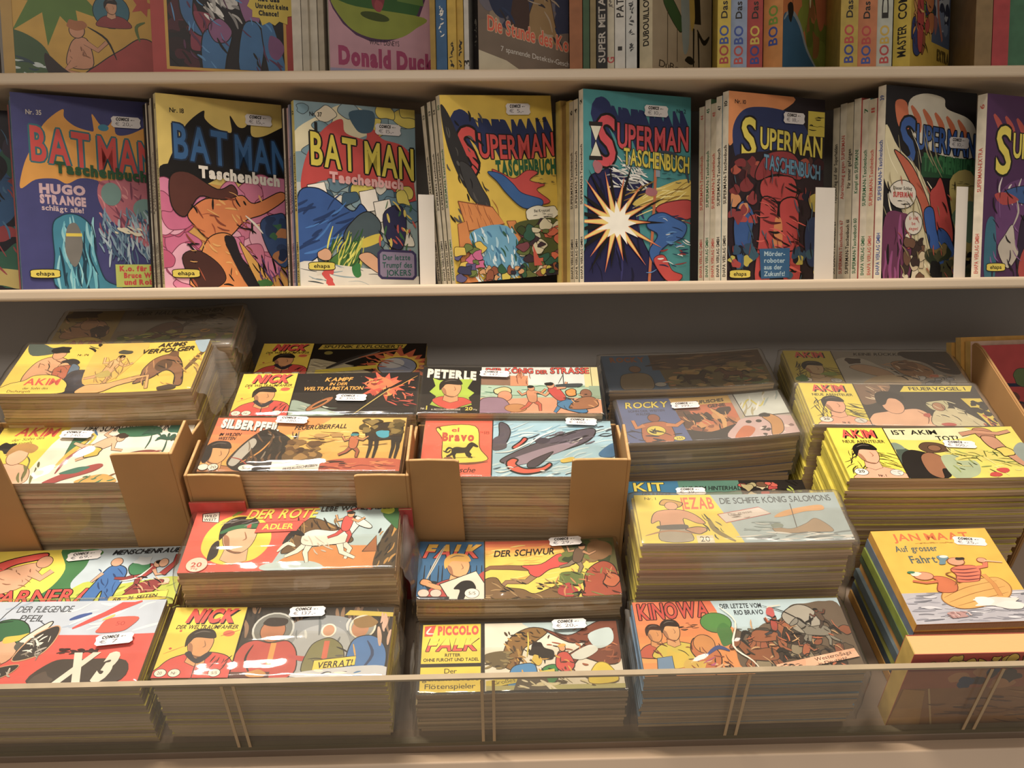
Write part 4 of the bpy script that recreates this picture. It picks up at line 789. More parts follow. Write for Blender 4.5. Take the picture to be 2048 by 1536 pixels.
def pb_blue():
    A = Art(147, '#3b3c74').seed(101); wing(A, '#d8931f'); A.t('Nr. 35', 10, 12, 3.4, '#c8bcae', w=11, bold=1); A.p('57,14 63,21 69,21 74,14 72,26 58,26', '#d8931f'); A.e(65, 22, 4, 2.6, '#2f7f9c')
    bat_title(A, '#c92c22', '#2a6c74', n='MAN'); 
    A.t('HUGO', 16, 67, 6.4, '#c8a6ac', w=33, bold=2, dy=1); A.t('STRANGE', 16, 75, 6, '#c8a6ac', w=33, bold=2, dy=2); A.t('schlägt alle!', 17, 82.6, 3.8, '#d0b4b4', w=30, bold=1, dy=2)
    A.p('60,64 70,62 84,60 100,58 100,112 86,110 74,100 64,90 58,76', '#b9606e', 1); A.ink(60, 62, 100, 104, 40, ['#7d3a52', '#d88a8c', '#94465a'], 12, 1.0, .6, 1.6); A.e(68, 73, 7.6, 9, '#73948e'); A.e(93, 84, 9, 8, '#73948e'); A.ink(56, 88, 100, 124, 120, ['#5d7f98', '#a9bcc6', '#7f9db0', '#3c5a78'], 14, 1.35, .45, 1.4); A.ink(68, 98, 94, 104, 10, ['#e0d6b8'], 7, .3, .2, 2)
    A.p('26,147 24,120 24,98 30,91 38,89 46,92 52,100 54,120 60,140 72,147', '#2d7f98', 1, '#123848', .8); A.ink(26, 98, 54, 147, 54, ['#123a4c', '#63b4c4', '#1d5a74', '#8cc8d0'], 26, 1.5, .12, 1.6); A.p('32,118 34,100 40,96 44,104 44,118 38,130', '#77736c', 1); A.r(33, 104, 44.6, 106.4, '#dcc22c')
    A.t('Taschenbuch', 28, 50, 7.6, '#24502e', w=68, bold=2, dy=5); A.p('68,128 102,128 102,146 68,146', '#b9c458'); A.t('K.o. für Batman,', 71, 129.4, 3.8, '#c42c26', w=44, bold=2); A.t('Bruce Wayne', 74, 134.8, 3.8, '#c42c26', w=33, bold=2); A.t('und Robin!', 74, 140.2, 3.8, '#c42c26', w=29, bold=2); pill(A, 6, 132); return A
def pb_orange():
    A = Art(147, '#dcc05a').seed(103); wing(A, '#1b1716'); A.t('Nr. 18', 10, 10, 3.4, K, w=11, bold=1); bat_title(A, '#245f96', '#1c2c44', y=22)
    A.p('0,60 8,52 60,54 100,60 100,66 60,62 30,62 6,70', '#1b1716', 1); 
    A.p('0,147 0,70 40,66 70,70 100,66 100,147', '#d59a3a'); A.b(64, 72, 22, 8, '#dcc05a', .2)
    A.blobs(0, 74, 22, 144, 22, ['#d4759a', '#c85c84', '#e0a0b4', '#c0466e'], 8, 14, 1, '#7c2c4a', .6); A.blobs(52, 66, 98, 128, 30, ['#d4759a', '#c85c84', '#e0a0b4', '#cc6c8c'], 8, 14, 1, '#7c2c4a', .6)
    A.p('8,62 22,58 44,70 56,66 60,74 48,80 30,76 18,92 8,84', '#5b2e24', 1, K, .8); A.p('20,90 34,78 50,78 64,74 74,80 96,70 100,76 82,88 66,94 56,104 46,112 34,108 26,100', '#d9772c', 1, K, .8); A.p('34,110 46,104 56,108 60,122 74,138 78,147 22,147 26,130', '#dd8430', 1, K, .8); A.p('14,124 26,118 42,128 48,140 40,147 24,147', '#4a2822', 1, K, .6); A.ink(20, 74, 80, 146, 60, [K, '#a2451c', '#e8a850', '#8a3a1a'], 10, .8, .9, 1.2)
    A.p('48,110 56,108 62,124 78,147 66,147', '#262024', 1); A.p('60,112 70,122 88,147 76,147', '#e0a53c', 1, K, .5); A.p('78,96 92,88 100,92 100,130 86,122', '#2f4a78', 1, K, .6); A.blobs(84, 92, 100, 126, 9, ['#2a3c60', '#3c6a4a', '#b0703c', '#22304e'], 3, 6); A.s('66,90 74,97 80,104', 1.8, WH); A.ink(74, 126, 100, 146, 24, ['#5a3a6a', K, '#7a4c8a'], 12, 1.2, .3, 1.2); A.b(80, 144, 6, 3, '#3f7a3a')
    A.t('Taschenbuch', 30, 53, 8, WH, w=66, bold=2, dy=4.4); pill(A, 6, 133); return A
def pb_red():
    A = Art(147, '#b9bcb4').seed(107); A.p('0,0 100,0 100,58 0,64', '#7d98a0'); A.p('20,10 40,0 60,6 62,22 0,40 0,24', '#d9cfa8', 1); A.blobs(0, 0, 100, 40, 18, ['#d8c44a', '#8aa4ac', '#c9c4b2', '#6c8c98', '#dcd0b4'], 5, 11, .8, '#3a4448', .5); A.t('J', 13, 16, 9, K, w=5)
    A.p('4,70 6,50 14,32 26,18 38,12 40,22 50,26 58,26 58,14 66,20 72,26 88,30 96,40 98,62 98,80 80,74 60,66 40,62 20,62', '#bf2a22', 1); A.t('Nr. 37', 12, 8, 3.2, K, w=10, bold=1); A.p('44,6 64,4 64,18 58,22 50,20', '#39586c', 1)
    bat_title(A, '#d8c52a', K, x=(12, 56), w=(37, 42), y=24, h=25); 
    A.p('0,147 0,72 20,64 60,66 100,80 100,147', '#8fa4a4'); A.blobs(10, 64, 98, 112, 46, ['#d9c84c', '#7d9ca8', '#cfc9b8', '#5c7c8c', '#e0dac8', '#3a5a70'], 4, 9, .9, '#2a3236', .5)
    for x, y, a in ((8, 66, .3), (50, 70, -.2), (62, 78, .1), (0, 126, .4)): A.p([(x, y), (x + 14, y - 3), (x + 18, y + 14), (x + 3, y + 17)], WH, 0, K, .6)
    A.p('0,76 14,68 30,76 44,86 52,80 60,96 50,110 36,108 22,118 0,128', '#1f4f92', 1, '#101c34', .9); A.ink(0, 78, 40, 120, 22, ['#123264', '#2e70b8'], 22, -.6, .3, 2); A.p('36,108 46,92 58,86 68,96 66,112 78,126 74,134 60,122 48,124', '#4a5a60', 1, K, .8); A.p('50,110 66,104 68,110 52,116', '#d2bc2c', 1)
    A.p('22,130 34,118 46,110 50,116 46,134 36,140', '#4c7a34', 1, K, .5); A.ink(24, 110, 50, 140, 40, ['#c9c43a', '#2c5a2a', '#dcd85a'], 24, 2.0, .2, 1.2); A.p('70,88 84,80 90,92 86,116 74,112', '#2c2c50', 1, K, .6); A.ink(66, 78, 98, 120, 30, ['#1c1c2c', '#3c6c3c', '#c04a3c', '#d8c04a'], 9, 1.3, .6, 1.6)
    A.p('0,128 30,130 100,140 100,147 0,147', '#dcd6c8', 1); A.ink(0, 128, 80, 146, 14, ['#3a4448', '#8aa0a8'], 18, .2, .15, .8); A.blobs(14, 132, 28, 146, 8, ['#c8302a', '#d8d0c0'], 2, 4); A.b(46, 134, 4, 6, '#2f7a3c', .3); A.p('48,124 58,120 70,132 66,138', '#d7a078', 1, K, .5); A.b(20, 122, 5, 5, '#d7a078', .2, ol=K)
    A.t('Taschenbuch', 26, 55, 7.4, '#d9a09c', w=62, bold=2, dy=4); A.p('64,120 67,117 95,118 98,121 98,140 95,143 67,142 64,139', '#38305a'); A.p('66,121 68,119 94,120 96,122 96,139 94,141 68,140 66,138', '#8c7f9a'); A.t('Der letzte', 68.6, 121.6, 4.4, '#1e5a50', w=24, bold=1); A.t('Trumpf des', 68, 128, 4.4, '#1e5a50', w=26, bold=1); A.t('JOKERS', 71, 134.4, 4.8, '#1e5a50', w=22, bold=1); pill(A, 7, 128); return A
def pb_yellow():
    A = Art(147, '#d6b32a').seed(109); sup_title(A, '#c62b23', '#1e2a55', x=12, y=26, hs=36, w=88); A.t('TASCHENBUCH', 44, 52, 11, '#1d5c38', w=56, bold=2); A.t('Nr. 50', 84, 18, 3, K, w=10)
    A.p('0,8 6,14 14,34 20,50 22,66 16,72 8,56 2,34', '#2c2a2a', 1); A.p('12,52 22,56 30,72 36,84 34,98 22,100 26,88 18,76', '#3b3a3a', 1, K, .6); A.ink(2, 14, 34, 98, 30, ['#55524e', '#191716'], 9, 1.1, .5, 1.4)
    A.p('8,82 38,88 48,102 14,106', '#cf7c2a', 0, '#7a3a14', .8); A.ink(12, 86, 44, 104, 14, ['#a4581c'], 14, 1.2, .1, .8); A.p('6,100 14,98 22,147 6,147', '#cc7a2a', 0, '#7a3a14', .6); A.p('50,100 58,100 72,132 64,136', '#cc7a2a', 0, '#7a3a14', .6)
    A.p('16,108 50,104 66,134 68,142 34,147 26,130', '#5f9fc0', 1); A.ink(16, 106, 66, 146, 90, ['#d6e6ea', '#2f6f98', '#a4cede', '#dfeef0', '#2a5a48'], 9, 1.25, .4, 1.5)
    A.p('40,58 50,62 60,66 72,60 82,62 74,68 88,72 80,76 92,86 80,88 66,84 56,76 46,66', '#c0302a', 1, '#5c1410', .6); A.p('36,60 48,62 58,70 66,78 84,84 82,90 66,90 52,78 44,68', '#235a98', 1, '#10264c', .6)
    A.b(84, 96, 16, 7, '#dcd6c0', .15, 14, K, .5); A.t('Bei Krypton!', 76, 92, 2.2, K, w=15); A.ink(74, 95.4, 94, 101, 12, ['#4a4438'], 5, 0, .05, .5); A.ink(80, 62, 98, 72, 10, ['#4a4438'], 6, 0, .05, .4)
    A.p('56,104 76,100 100,104 100,147 70,147 66,120', '#4c5428', 1); A.blobs(62, 104, 98, 146, 46, ['#3a4a24', '#5e6a34', '#743a44', '#2c5a48', '#c4552e', '#3c2a34', '#cfc6a4'], 3, 7, .8, K, .4); A.p('72,120 76,130 80,138 72,138', '#c0442c'); A.blobs(2, 120, 24, 146, 16, ['#5a5480', '#c85a8a', '#6a7a3a', '#d8b83a', '#3a3a5a'], 3, 6, .8, K, .4); A.blobs(20, 138, 98, 147, 26, ['#2c5a3c', '#c8935c', '#8a4a2c', '#2a2a3a', '#c9b83a', '#b04a7a'], 2.4, 4.4, 1, K, .4); return A
def pb_teal():
    A = Art(147, '#3f8f92').seed(113); sup_title(A, '#cf2f3c', '#202a5c', x=12, y=20, hs=36, w=86); 
    A.t('Nr. 2', 86, 10, 3, '#1c3c44', w=9)
    A.p('6,27 16,27 11,39', '#d8d4bc', 0, K, .6); A.p('11,38 16,50 6,50', '#d8d4bc', 0, K, .6); A.r(5, 24, 17, 27, '#2a2420'); A.r(5, 50, 17, 53, '#2a2420')
    A.p('0,147 4,110 4,70 14,62 28,58 40,66 62,68 58,78 46,84 52,110 70,140 70,147', '#1d1d4a', 1, '#0c0c22', .8); A.ink(6, 70, 56, 146, 26, ['#101030', '#2c2c66'], 22, 1.4, .25, 1.8); A.ink(26, 50, 56, 74, 60, ['#d9d8d0', '#a8aaa8', '#efeee6'], 12, .35, .5, 1.2); A.b(12, 58, 4, 5, '#a8626a', .2)
    A.p('44,86 70,72 100,66 100,96 70,88', '#d2b64a', 1); A.ink(46, 68, 100, 94, 26, ['#8a6a20', '#e8d98a'], 36, -.3, .12, .9)
    A.line([(66, 50), (65, 80), (60, 147)], 2.6, '#b8602c'); A.s('68,44 84,46 94,56 98,68', 3.4, '#3a4656'); A.s('68,46 82,48 92,57', 1, '#aab6c0'); A.r(66, 46, 70, 64, '#8c9aa8'); A.b(62, 76, 5, 3.6, '#a8626a', .2); A.ink(74, 58, 90, 68, 9, ['#1f4a50'], 7, 0, .05, .5)
    A.p('66,90 76,84 100,82 100,96 80,96', '#b42c2c', 1, '#4c1010', .8); A.p('60,96 72,92 84,96 96,102 92,112 80,116 70,124 72,132 64,132 60,122 68,110 58,104', '#205aa0', 1, '#0e264e', .9); A.p('64,130 74,126 82,138 92,142 88,147 76,146', '#c02f2a', 1, '#4c1010', .6); A.ink(60, 92, 98, 140, 34, ['#0e264e', '#4a86c4', '#8c2020', '#dfe4e0'], 10, .1, .4, 1)
    A.t('TASCHENBUCH', 36, 43, 12, '#d8c22c', w=62, bold=2, dy=5, ol='#3a4a30'); A.burst(28, 100, 12, 44, 15, K, .95, .22); A.seed(113).burst(28, 100, 11, 42, 14, '#d8682a', .95, .22); A.seed(113).burst(28, 100, 9, 34, 14, '#eccf6a', .95, .22); A.burst(31, 101, 9, 17, 11, '#fbf6e6', .95, .3)
    return A
def pb_robot():
    A = Art(147, '#241c22').seed(127); A.p('0,0 66,0 50,14 30,22 10,34 0,40', '#d4803a', 1); A.p('4,30 14,14 34,10 60,12 74,18 84,34 60,40 30,46 10,54', '#23305e', 1); A.t('Nr. 10', 6, 6, 3, K, w=11)
    A.t('S', 13, 20, 30, '#d9c63a', w=15, bold=2, ol=K); A.t('UPERMAN', 32, 26, 16, '#d9c63a', w=66, bold=2, ol=K, dy=5)
    A.r(82, 10, 100, 30, '#c9b62e'); A.ink(85, 14, 96, 26, 7, [K], 8, 0, .05, .7)
    A.p('0,60 26,46 50,46 70,50 100,60 100,147 0,147', '#2a1a20', 1); A.blobs(2, 50, 98, 80, 30, ['#7c2426', '#3c1a20', '#a8442a', '#1c1c2c', '#54302c'], 3, 8, .9); A.p('28,60 40,46 64,44 76,56 74,66 50,62 30,68', '#8a2226', 1, K, 1); A.t('TASCHENBUCH', 36, 47, 11, '#5d8aa4', w=60, bold=2, dy=7, ol='#1c2c3c')
    A.p('36,66 66,64 70,80 52,84 34,80', '#b02a26', 1, K, 1); A.p('34,82 50,84 50,100 44,147 28,147 32,110', '#b82c28', 1, K, 1.2); A.p('54,84 72,82 74,110 76,147 58,147 54,104', '#b82c28', 1, K, 1.2); A.p('48,100 52,96 56,102 56,126 50,134 46,126', '#cd7a36', 1); A.ink(30, 70, 74, 144, 36, ['#5c1416', '#d8503c', K], 16, .2, .3, 1.4)
    A.p('6,110 8,92 16,84 26,94 24,112 22,136 12,136', '#234f8c', 1, K, .8); A.blobs(4, 74, 26, 100, 12, ['#a8322c', '#c8824a', '#8a2a2c', '#1c1c2c'], 3, 6); A.p('80,112 84,98 92,96 98,108 94,134 84,134', '#22355e', 1, K, .8); A.b(92, 84, 7, 8, '#b8a43a', .3); A.blobs(2, 120, 98, 146, 26, ['#2c4a64', '#a83028', '#1c1c28', '#345a6c', '#c0b03a'], 2.4, 5); A.ink(2, 56, 98, 146, 70, [K, '#3c5a6c', '#7c2c28'], 12, 1.4, .5, 1)
    A.p('32,122 64,121 64,145 34,146', '#225a86'); 
    for i, w_ in enumerate(('Mörder-', 'roboter', 'aus der', 'Zukunft!')): A.t(w_, 37, 124 + i * 5.4, 3.6, '#a8c4d0', w=22 - (i == 2) * 3, bold=1)
    pill(A, 2, 139); return A
def pb_dark():
    A = Art(147, '#1c191c').seed(131); A.p('24,12 40,4 62,6 66,14 90,20 100,30 100,50 60,50 30,36', '#cfc8b4', 1)
    for k in range(6): A.s([(14 + k * 13, 12 + k * 2), (22 + k * 13, 22 + k * 2), (24 + k * 13, 32 + k * 2)], 6, '#c4602c'); 
    A.p('10,12 22,12 24,30 14,30', '#c4602c', 1); A.t('S', 16, 24, 34, '#214f94', w=17, bold=2, ol=K); A.t('UPERMAN', 34, 28, 18, '#214f94', w=66, bold=2, ol=K, dy=5)
    A.r(40, 52, 100, 68, '#1d4a2c'); A.t('TASCHENBUCH', 42, 50, 12, '#2c6a3c', w=58, bold=2, dy=4)
    A.p('0,30 14,46 40,66 58,100 70,147 40,147 24,100 0,70', '#d0c49a', 1); A.ink(4, 40, 64, 140, 26, ['#8c8260', '#efe6c4'], 40, 1.1, .12, 1); A.p('10,48 30,60 50,90 56,112 46,110 40,90 20,62', '#b8502c', 1, K, .8); A.p('50,84 56,74 62,68 70,86 78,112 74,128 62,120', '#b03028', 1, K, .8); A.p('44,96 54,92 60,112 72,128 86,147 70,147 54,126', '#20529c', 1, K, .8); A.p('60,110 74,114 90,147 76,147', '#1f4a8c', 1, K, .6)
    A.p('72,70 100,66 100,130 84,120', '#a5954e', 1); A.p('76,96 100,86 100,118 86,112', '#5c7a5c', 1); A.ink(74, 70, 98, 80, 9, ['#4a4228'], 8, 0, .05, .5); A.p('2,100 20,96 30,104 30,147 2,147', '#6a2c50', 1); A.ink(2, 100, 28, 146, 12, [K, '#94447a'], 24, 1.57, .05, 2.4)
    A.e(20, 82, 15, 11, '#d5cdbd', K, .6); A.t('Dieser Schlag', 10, 76, 2.4, K, w=20); A.t('SUPERMAN', 10, 80.4, 3.6, '#b83028', w=21, bold=2); A.ink(12, 86.5, 28, 90, 6, [K], 7, 0, .05, .5); A.e(33, 104, 9.6, 9, '#d5cdbd', K, .6); A.t('Er muß', 28, 99, 2.4, '#b83028', w=10); A.t('be', 31, 103, 2.4, '#b83028', w=4); A.t('siegen!', 28, 107, 2.4, '#b83028', w=10)
    A.blobs(24, 116, 44, 146, 18, ['#6c4a34', '#c9b894', '#a8322c', '#3a2a24', '#d8cdb0'], 3, 6, 1.2, K, .4); A.blobs(52, 124, 98, 147, 20, ['#2c3424', '#44442c', '#6c5c34', '#1c1c1c'], 3, 7); A.ink(4, 70, 98, 146, 40, [K, '#8a7a50', '#a8442c'], 12, 1.2, .5, 1); return A
def pb_purple():
    A = Art(147, '#4a2450').seed(137)
    for k in range(6): A.s([(8 + k * 13, 16 + k), (16 + k * 13, 26 + k), (18 + k * 13, 36 + k)], 6, '#b03c2c')
    A.t('S', 12, 26, 36, '#d9c63a', w=17, bold=2, ol=K); A.t('UPERMAN', 31, 30, 19, '#d9c63a', w=69, bold=2, ol=K, dy=3); A.r(46, 52, 100, 66, '#1f4a30'); A.t('EXTRA', 50, 54, 10, '#4f8a5a', w=40, bold=2)
    A.b(50, 100, 36, 34, '#64366a', .1, 14)
    for k in range(6): A.s([(20 + k * 11, 66 + (k % 2) * 5), (17 + k * 11, 76), (22 + k * 11, 88)], 2, '#cfc6c0')
    A.p('22,78 44,72 70,74 90,80 70,86 40,86', '#26508a', 1, K, .6); A.p('12,80 26,78 40,84 22,88', '#a8302c', 1); A.p('44,100 60,96 70,110 66,147 42,147', '#2c1c34', 1, K, .8); A.p('48,124 66,122 72,147 44,147', '#a5302c', 1, K, .6); A.p('26,112 34,104 38,118 42,128 30,140 18,124', '#bdb3a4', 1, K, .5); A.s('34,106 40,94 38,84', 2, '#bdb3a4'); A.p('4,104 14,102 16,147 4,147', '#2a6478', 1); A.blobs(60, 92, 98, 146, 22, ['#3a1c40', '#6c2c4c', '#2c5a6c', '#8a3034', '#241428'], 4, 8); A.ink(10, 66, 98, 146, 40, [K, '#8a5a94', '#2c1430'], 14, 1.2, .6, 1.2); pill(A, 6, 136); return A
# upper shelf, only the lower part shows
def pt_yellow():
    A = Art(147, '#c99a22').seed(139); A.burst(34, 84, 20, 36, 11, '#557a26', 1.0, .2); A.b(34, 74, 10, 14, '#8d9494', .3); A.ink(24, 60, 50, 90, 14, ['#5a6064', K], 9, .6, .6, 1.2)
    A.e(70, 98, 12, 12, '#2f6a7c', K, .5); A.bust(70, 95, 1.0, '#c9926c', '#20191c', '#8c2a2c'); A.burst(91, 92, 4, 9, 5, '#b83a24', 1, .1); A.t('NESSY-Abenteuer!', 60, 80, 4, '#4a3c14', w=38)
    A.p('40,138 42,124 47,118 54,120 56,138', '#c98a64', 1, K, .5); A.e(47, 113, 5, 5.4, '#c98a64', K, .5); A.b(46, 109, 6, 3.6, '#a8622c', .3); A.limb('52,121 60,126 66,120', 3.6, 2.4, '#c98a64'); A.limb('44,136 38,142 48,144', 5, 3, '#c98a64'); A.p('50,147 62,134 76,124 88,116 98,120 100,140 92,147', '#a5302a', 1, K, .7); A.s('88,118 86,108 92,104', 2.2, '#5a7034'); A.s('54,110 66,118 72,132', 1.4, K); A.p('0,118 10,116 24,124 30,136 28,147 0,147', '#3c5a34', 1); A.ink(0, 134, 36, 147, 22, ['#7d98a0', '#26404c', '#c2cfcc'], 12, .2, .2, 1.6); A.p('26,130 40,142 56,147 30,147', '#2a1c1c', 1); A.ink(42, 122, 56, 136, 6, ['#8a5432'], 5, .8, .8, .7)
    A.r(0, 0, 7, 147, '#b58e3c'); return A
def pt_redframe():
    A = Art(147, '#a8261f').seed(149); A.r(9, 0, 92, 143, '#c9992a'); A.clip = (11, 0, 90, 141); A.r(11, 0, 90, 141, '#1c161c')
    A.blobs(12, 100, 40, 140, 16, ['#6c1c34', '#8a2a44', '#4a1424', '#2a1218'], 4, 9); A.b(46, 78, 16, 22, '#c9c5bf', .3, 12); A.ink(34, 60, 62, 108, 40, ['#e6e3dc', '#8d8a88', '#b6b3ae'], 14, .9, .5, 2); A.p('20,84 30,80 28,104 34,118 28,116 20,104', '#2b6296', 1, K, .8); A.p('34,118 46,112 54,116 50,132 46,147 34,147', '#2b6aa0', 1, K, .8); A.p('38,112 46,106 54,114 50,122 42,122', '#8a5480', 1, K, .6); A.p('58,80 72,76 76,96 70,112 62,104', '#8c5a86', 1, K, .8); A.p('62,110 72,108 76,124 70,147 58,140', '#2b6aa0', 1, K, .8); A.p('74,104 82,106 92,147 80,147', '#2b6aa0', 1, K, .8); A.b(84, 124, 6, 8, '#7c4a78', .3); A.ink(14, 84, 88, 142, 44, [K, '#4a8ac0', '#5c2c50'], 12, 1.1, .6, 1.2); A.clip = (0, 0, 100, 147)
    A.burst(82, 92, 15, 19, 13, '#d3b832', .95, .1)
    for i, w_ in enumerate(('Bei Batman', 'hat das', 'Unrecht keine', 'Chance!')): A.t(w_, 71 + (i % 2) * 2, 83.5 + i * 5, 3.2, K, w=(21, 15, 23, 14)[i], bold=2)
    return A
def pt_pink():
    A = Art(147, '#b98a96').seed(151); A.e(46, 78, 50, 46, '#4a2c4c'); A.e(46, 78, 47.5, 43.5, '#2c5c22'); A.p('2,96 26,100 92,104 84,112 66,120 40,121 18,114', '#86902a', 1); A.e(44, 106, 14, 3, '#3c4a14', rot=.1); A.p('66,60 86,60 92,96 66,94', '#5a7a2c'); A.b(46, 90, 7, 10, '#7c2430', .3); A.b(48, 98, 4, 4, '#94343c', .3)
    A.t('WALT DISNEYS', 38, 122, 3.6, '#2c2028', w=29, bold=0); A.t('Donald Duck', 8, 128.6, 11.4, '#97275a', w=94, bold=2, dy=2); A.r(0, 143.4, 100, 147, '#8f8aa6'); return A
def pt_komm():
    A = Art(147, '#77685e').seed(157); A.blobs(0, 60, 100, 120, 30, ['#8a7868', '#5c5258', '#3a3f56', '#6f6a74', '#94826c'], 6, 14, .8); A.p('10,60 30,64 40,92 30,108 16,104 8,84', '#2b3450', 1); A.p('60,96 68,86 78,90 84,108 90,130 60,132 52,116', '#9a7a4c', 1, '#4a3420', .7); A.e(66, 82, 9, 11, '#a8744c'); A.b(70, 76, 11, 7, '#3a241a', .2); A.p('40,90 54,92 54,116 36,114', '#4a3630', 1); A.ink(4, 70, 98, 130, 30, ['#3a3438', '#b09a80', '#2c3a5a'], 16, .6, .5, 2)
    A.p('0,112 40,118 100,128 100,147 0,147', '#7d6c5c', 1); A.t('Die Stunde des Kommandanten', 10, 108, 9.6, '#d5512c', w=150, bold=2, dy=18, ol='#d9b08a'); A.t('7 spannende Detektiv-Geschichten', 24, 128, 3.6, '#d8d2c8', w=92, bold=0, dy=9); A.p('0,132 30,138 50,146 0,147', '#c9bda0'); return A
def pt_dub():
    A = Art(147, '#a8967a').seed(163); A.limb('66,60 72,84 74,104', 12, 14, '#1d1a18', None); A.p('60,84 66,76 70,100 64,110', '#b8983a', 1); A.s('74,108 86,116 96,110', 4, '#1d1a18'); A.limb('68,108 68,136', 3, 2, '#1d1a18', None); A.limb('76,110 78,138', 3, 2, '#1d1a18', None); A.b(62, 132, 8, 3, '#1d1a18'); A.b(78, 141, 9, 3, '#1d1a18'); A.p('20,86 48,104 44,114 18,98', '#33552c', 1, K, .6); A.limb('24,100 24,140', 1, 1, '#4a3c2c', None); A.limb('40,112 40,136', 1, 1, '#4a3c2c', None); A.p('46,80 58,80 60,120 50,126', '#8f9a98', 1); A.t('DuBouillon', 10, 138, 5, '#3c3024', w=62, bold=0, sh=.2); return A
def pt_bobo():
    A = Art(147, '#c06a2a').seed(167); A.p('40,60 90,60 100,100 100,147 70,147 52,120 40,90', '#6f7a26', 1); A.blobs(44, 70, 98, 130, 14, ['#7d8a2c', '#8c5a24', '#5c6a20', '#a8642c'], 6, 12); A.p('66,64 90,62 96,96 84,108 72,90', '#b9612c', 1); A.p('0,112 14,106 34,110 50,124 70,134 100,142 100,147 0,147', '#235a7c', 1); A.s('2,112 16,104 36,110 54,126 80,138', 4, '#8d979c'); A.b(16, 104, 6, 7, '#1c1c20', .15); A.line([(26, 60), (20, 100)], .7, K); A.e(60, 88, 2, 7, '#d5cfa0'); return A
def pt_master():
    A = Art(147, '#c4a42c').seed(173); A.clip = (52, 0, 100, 122); A.r(50, 50, 100, 124, '#4a5a74'); A.blobs(54, 60, 98, 118, 20, ['#2c3448', '#6a7a94', '#8c5a5c', '#3a3a50', '#a8b0b8'], 5, 10); A.limb('62,70 68,100 80,118', 6, 4, '#a8624c', None); A.clip = (0, 0, 100, 147)
    A.blobs(8, 60, 48, 128, 34, ['#b0662c', '#a8382c', '#5a7a34', '#c88c44', '#2c3a6c', '#8a4a24'], 5, 10, 1, K, .5); A.p('14,96 26,92 30,110 26,132 16,128', '#a8302c', 1, K, .6); A.ink(8, 60, 48, 130, 30, [K, '#d8b060', '#5a2a18'], 9, .9, .9, 1.1); A.t('EXTRA', 66, 126, 7, '#5a4a1c', w=32, bold=2); return A

# ------------------------------------------------------------------ the display rack
N0 = -69.0                                    # tray surface, tray coordinate n
rack = empty('display_rack', Matrix.Translation(W3(0, 99, -60)))
tag(rack, 'cream shop rack with shelves above a sloping display tray', 'rack')
XL, XR = -95.0, 95.0
def rack_part(name, V, m, bev=0.12):
    o = Vector((0, 99, -60))
    me = bevelled(name, [tuple(Vector(v) - o) for v in V], BOXF, [m], bev, 3)
    return obj(name, me, rack)
rack_part('back_panel', boxv(XL, XR, 107.6, 109.0, -60, 66), BACKM)
for z in (0.34, 20.80, 43.2):
    rack_part('shelf_board', boxv(XL, XR, 90.9 if z < 40 else 77.3, 107.6, z - 1.15, z), SHELFM, 0.3)  # topmost board is out of view, added and made deeper to shade the books below
def tb(x0, x1, s0, s1, n0, n1):
    return [tuple(((TR(x, s, n) - Vector((0, 0, EYE))) / CM)) for (x, s, n) in boxv(x0, x1, s0, s1, n0, n1)]
rack_part('tray_board', tb(XL, XR, 43.9, 83.4, N0 - 1.2, N0), TRAYM)
_e = (TR(0, 43.9, N0) - Vector((0, 0, EYE))) / CM
rack_part('front_board', boxv(XL, XR, _e.y - 1.2, _e.y + 1.2, _e.z - 4.4, _e.z - 0.75), BOARDM, 0.15)
rack_part('plinth', boxv(XL, XR, _e.y + 0.6, _e.y + 2.4, -60, _e.z - 4.4), DARKM)

# clear acrylic strip along the front of the tray
ap = empty('acrylic_panel', tray_mat(0, 44.25, N0))
tag(ap, 'long clear acrylic strip standing along the front edge of the tray', 'panel')
AH = 8.6
b_ = MB(); b_.add(boxv(XL, XR, -0.22, 0.22, 0.45, AH), [BOXF[0], BOXF[2], BOXF[3], BOXF[4], BOXF[5]]); obj('sheet', b_.mesh('sheet', [ACRYL]), ap)
b_ = MB(); b_.box(XL, XR, -0.23, 0.23, AH, AH + 0.22); obj('top_edge', b_.mesh('top_edge', [ACRYE]), ap)
b_ = MB(); b_.box(XL, XR, -0.3, 0.3, 0.0, 0.45); obj('foot_rail', b_.mesh('foot_rail', [plain('grey_green_rail', '#6d6450', 0.5, 0.4)]), ap)
b_ = MB(); b_.box(-0.12, 0.12, -0.29, -0.23, 0.45, AH - 0.1); ribm = b_.mesh('rib', [RIBM])
for xc in (-43.2, -20.6, -0.6, 19.4, 39.4):
    for dx in (-0.45, 0.45):
        r_ = obj('rib', ribm, ap); r_.location.x = (xc + dx) * CM

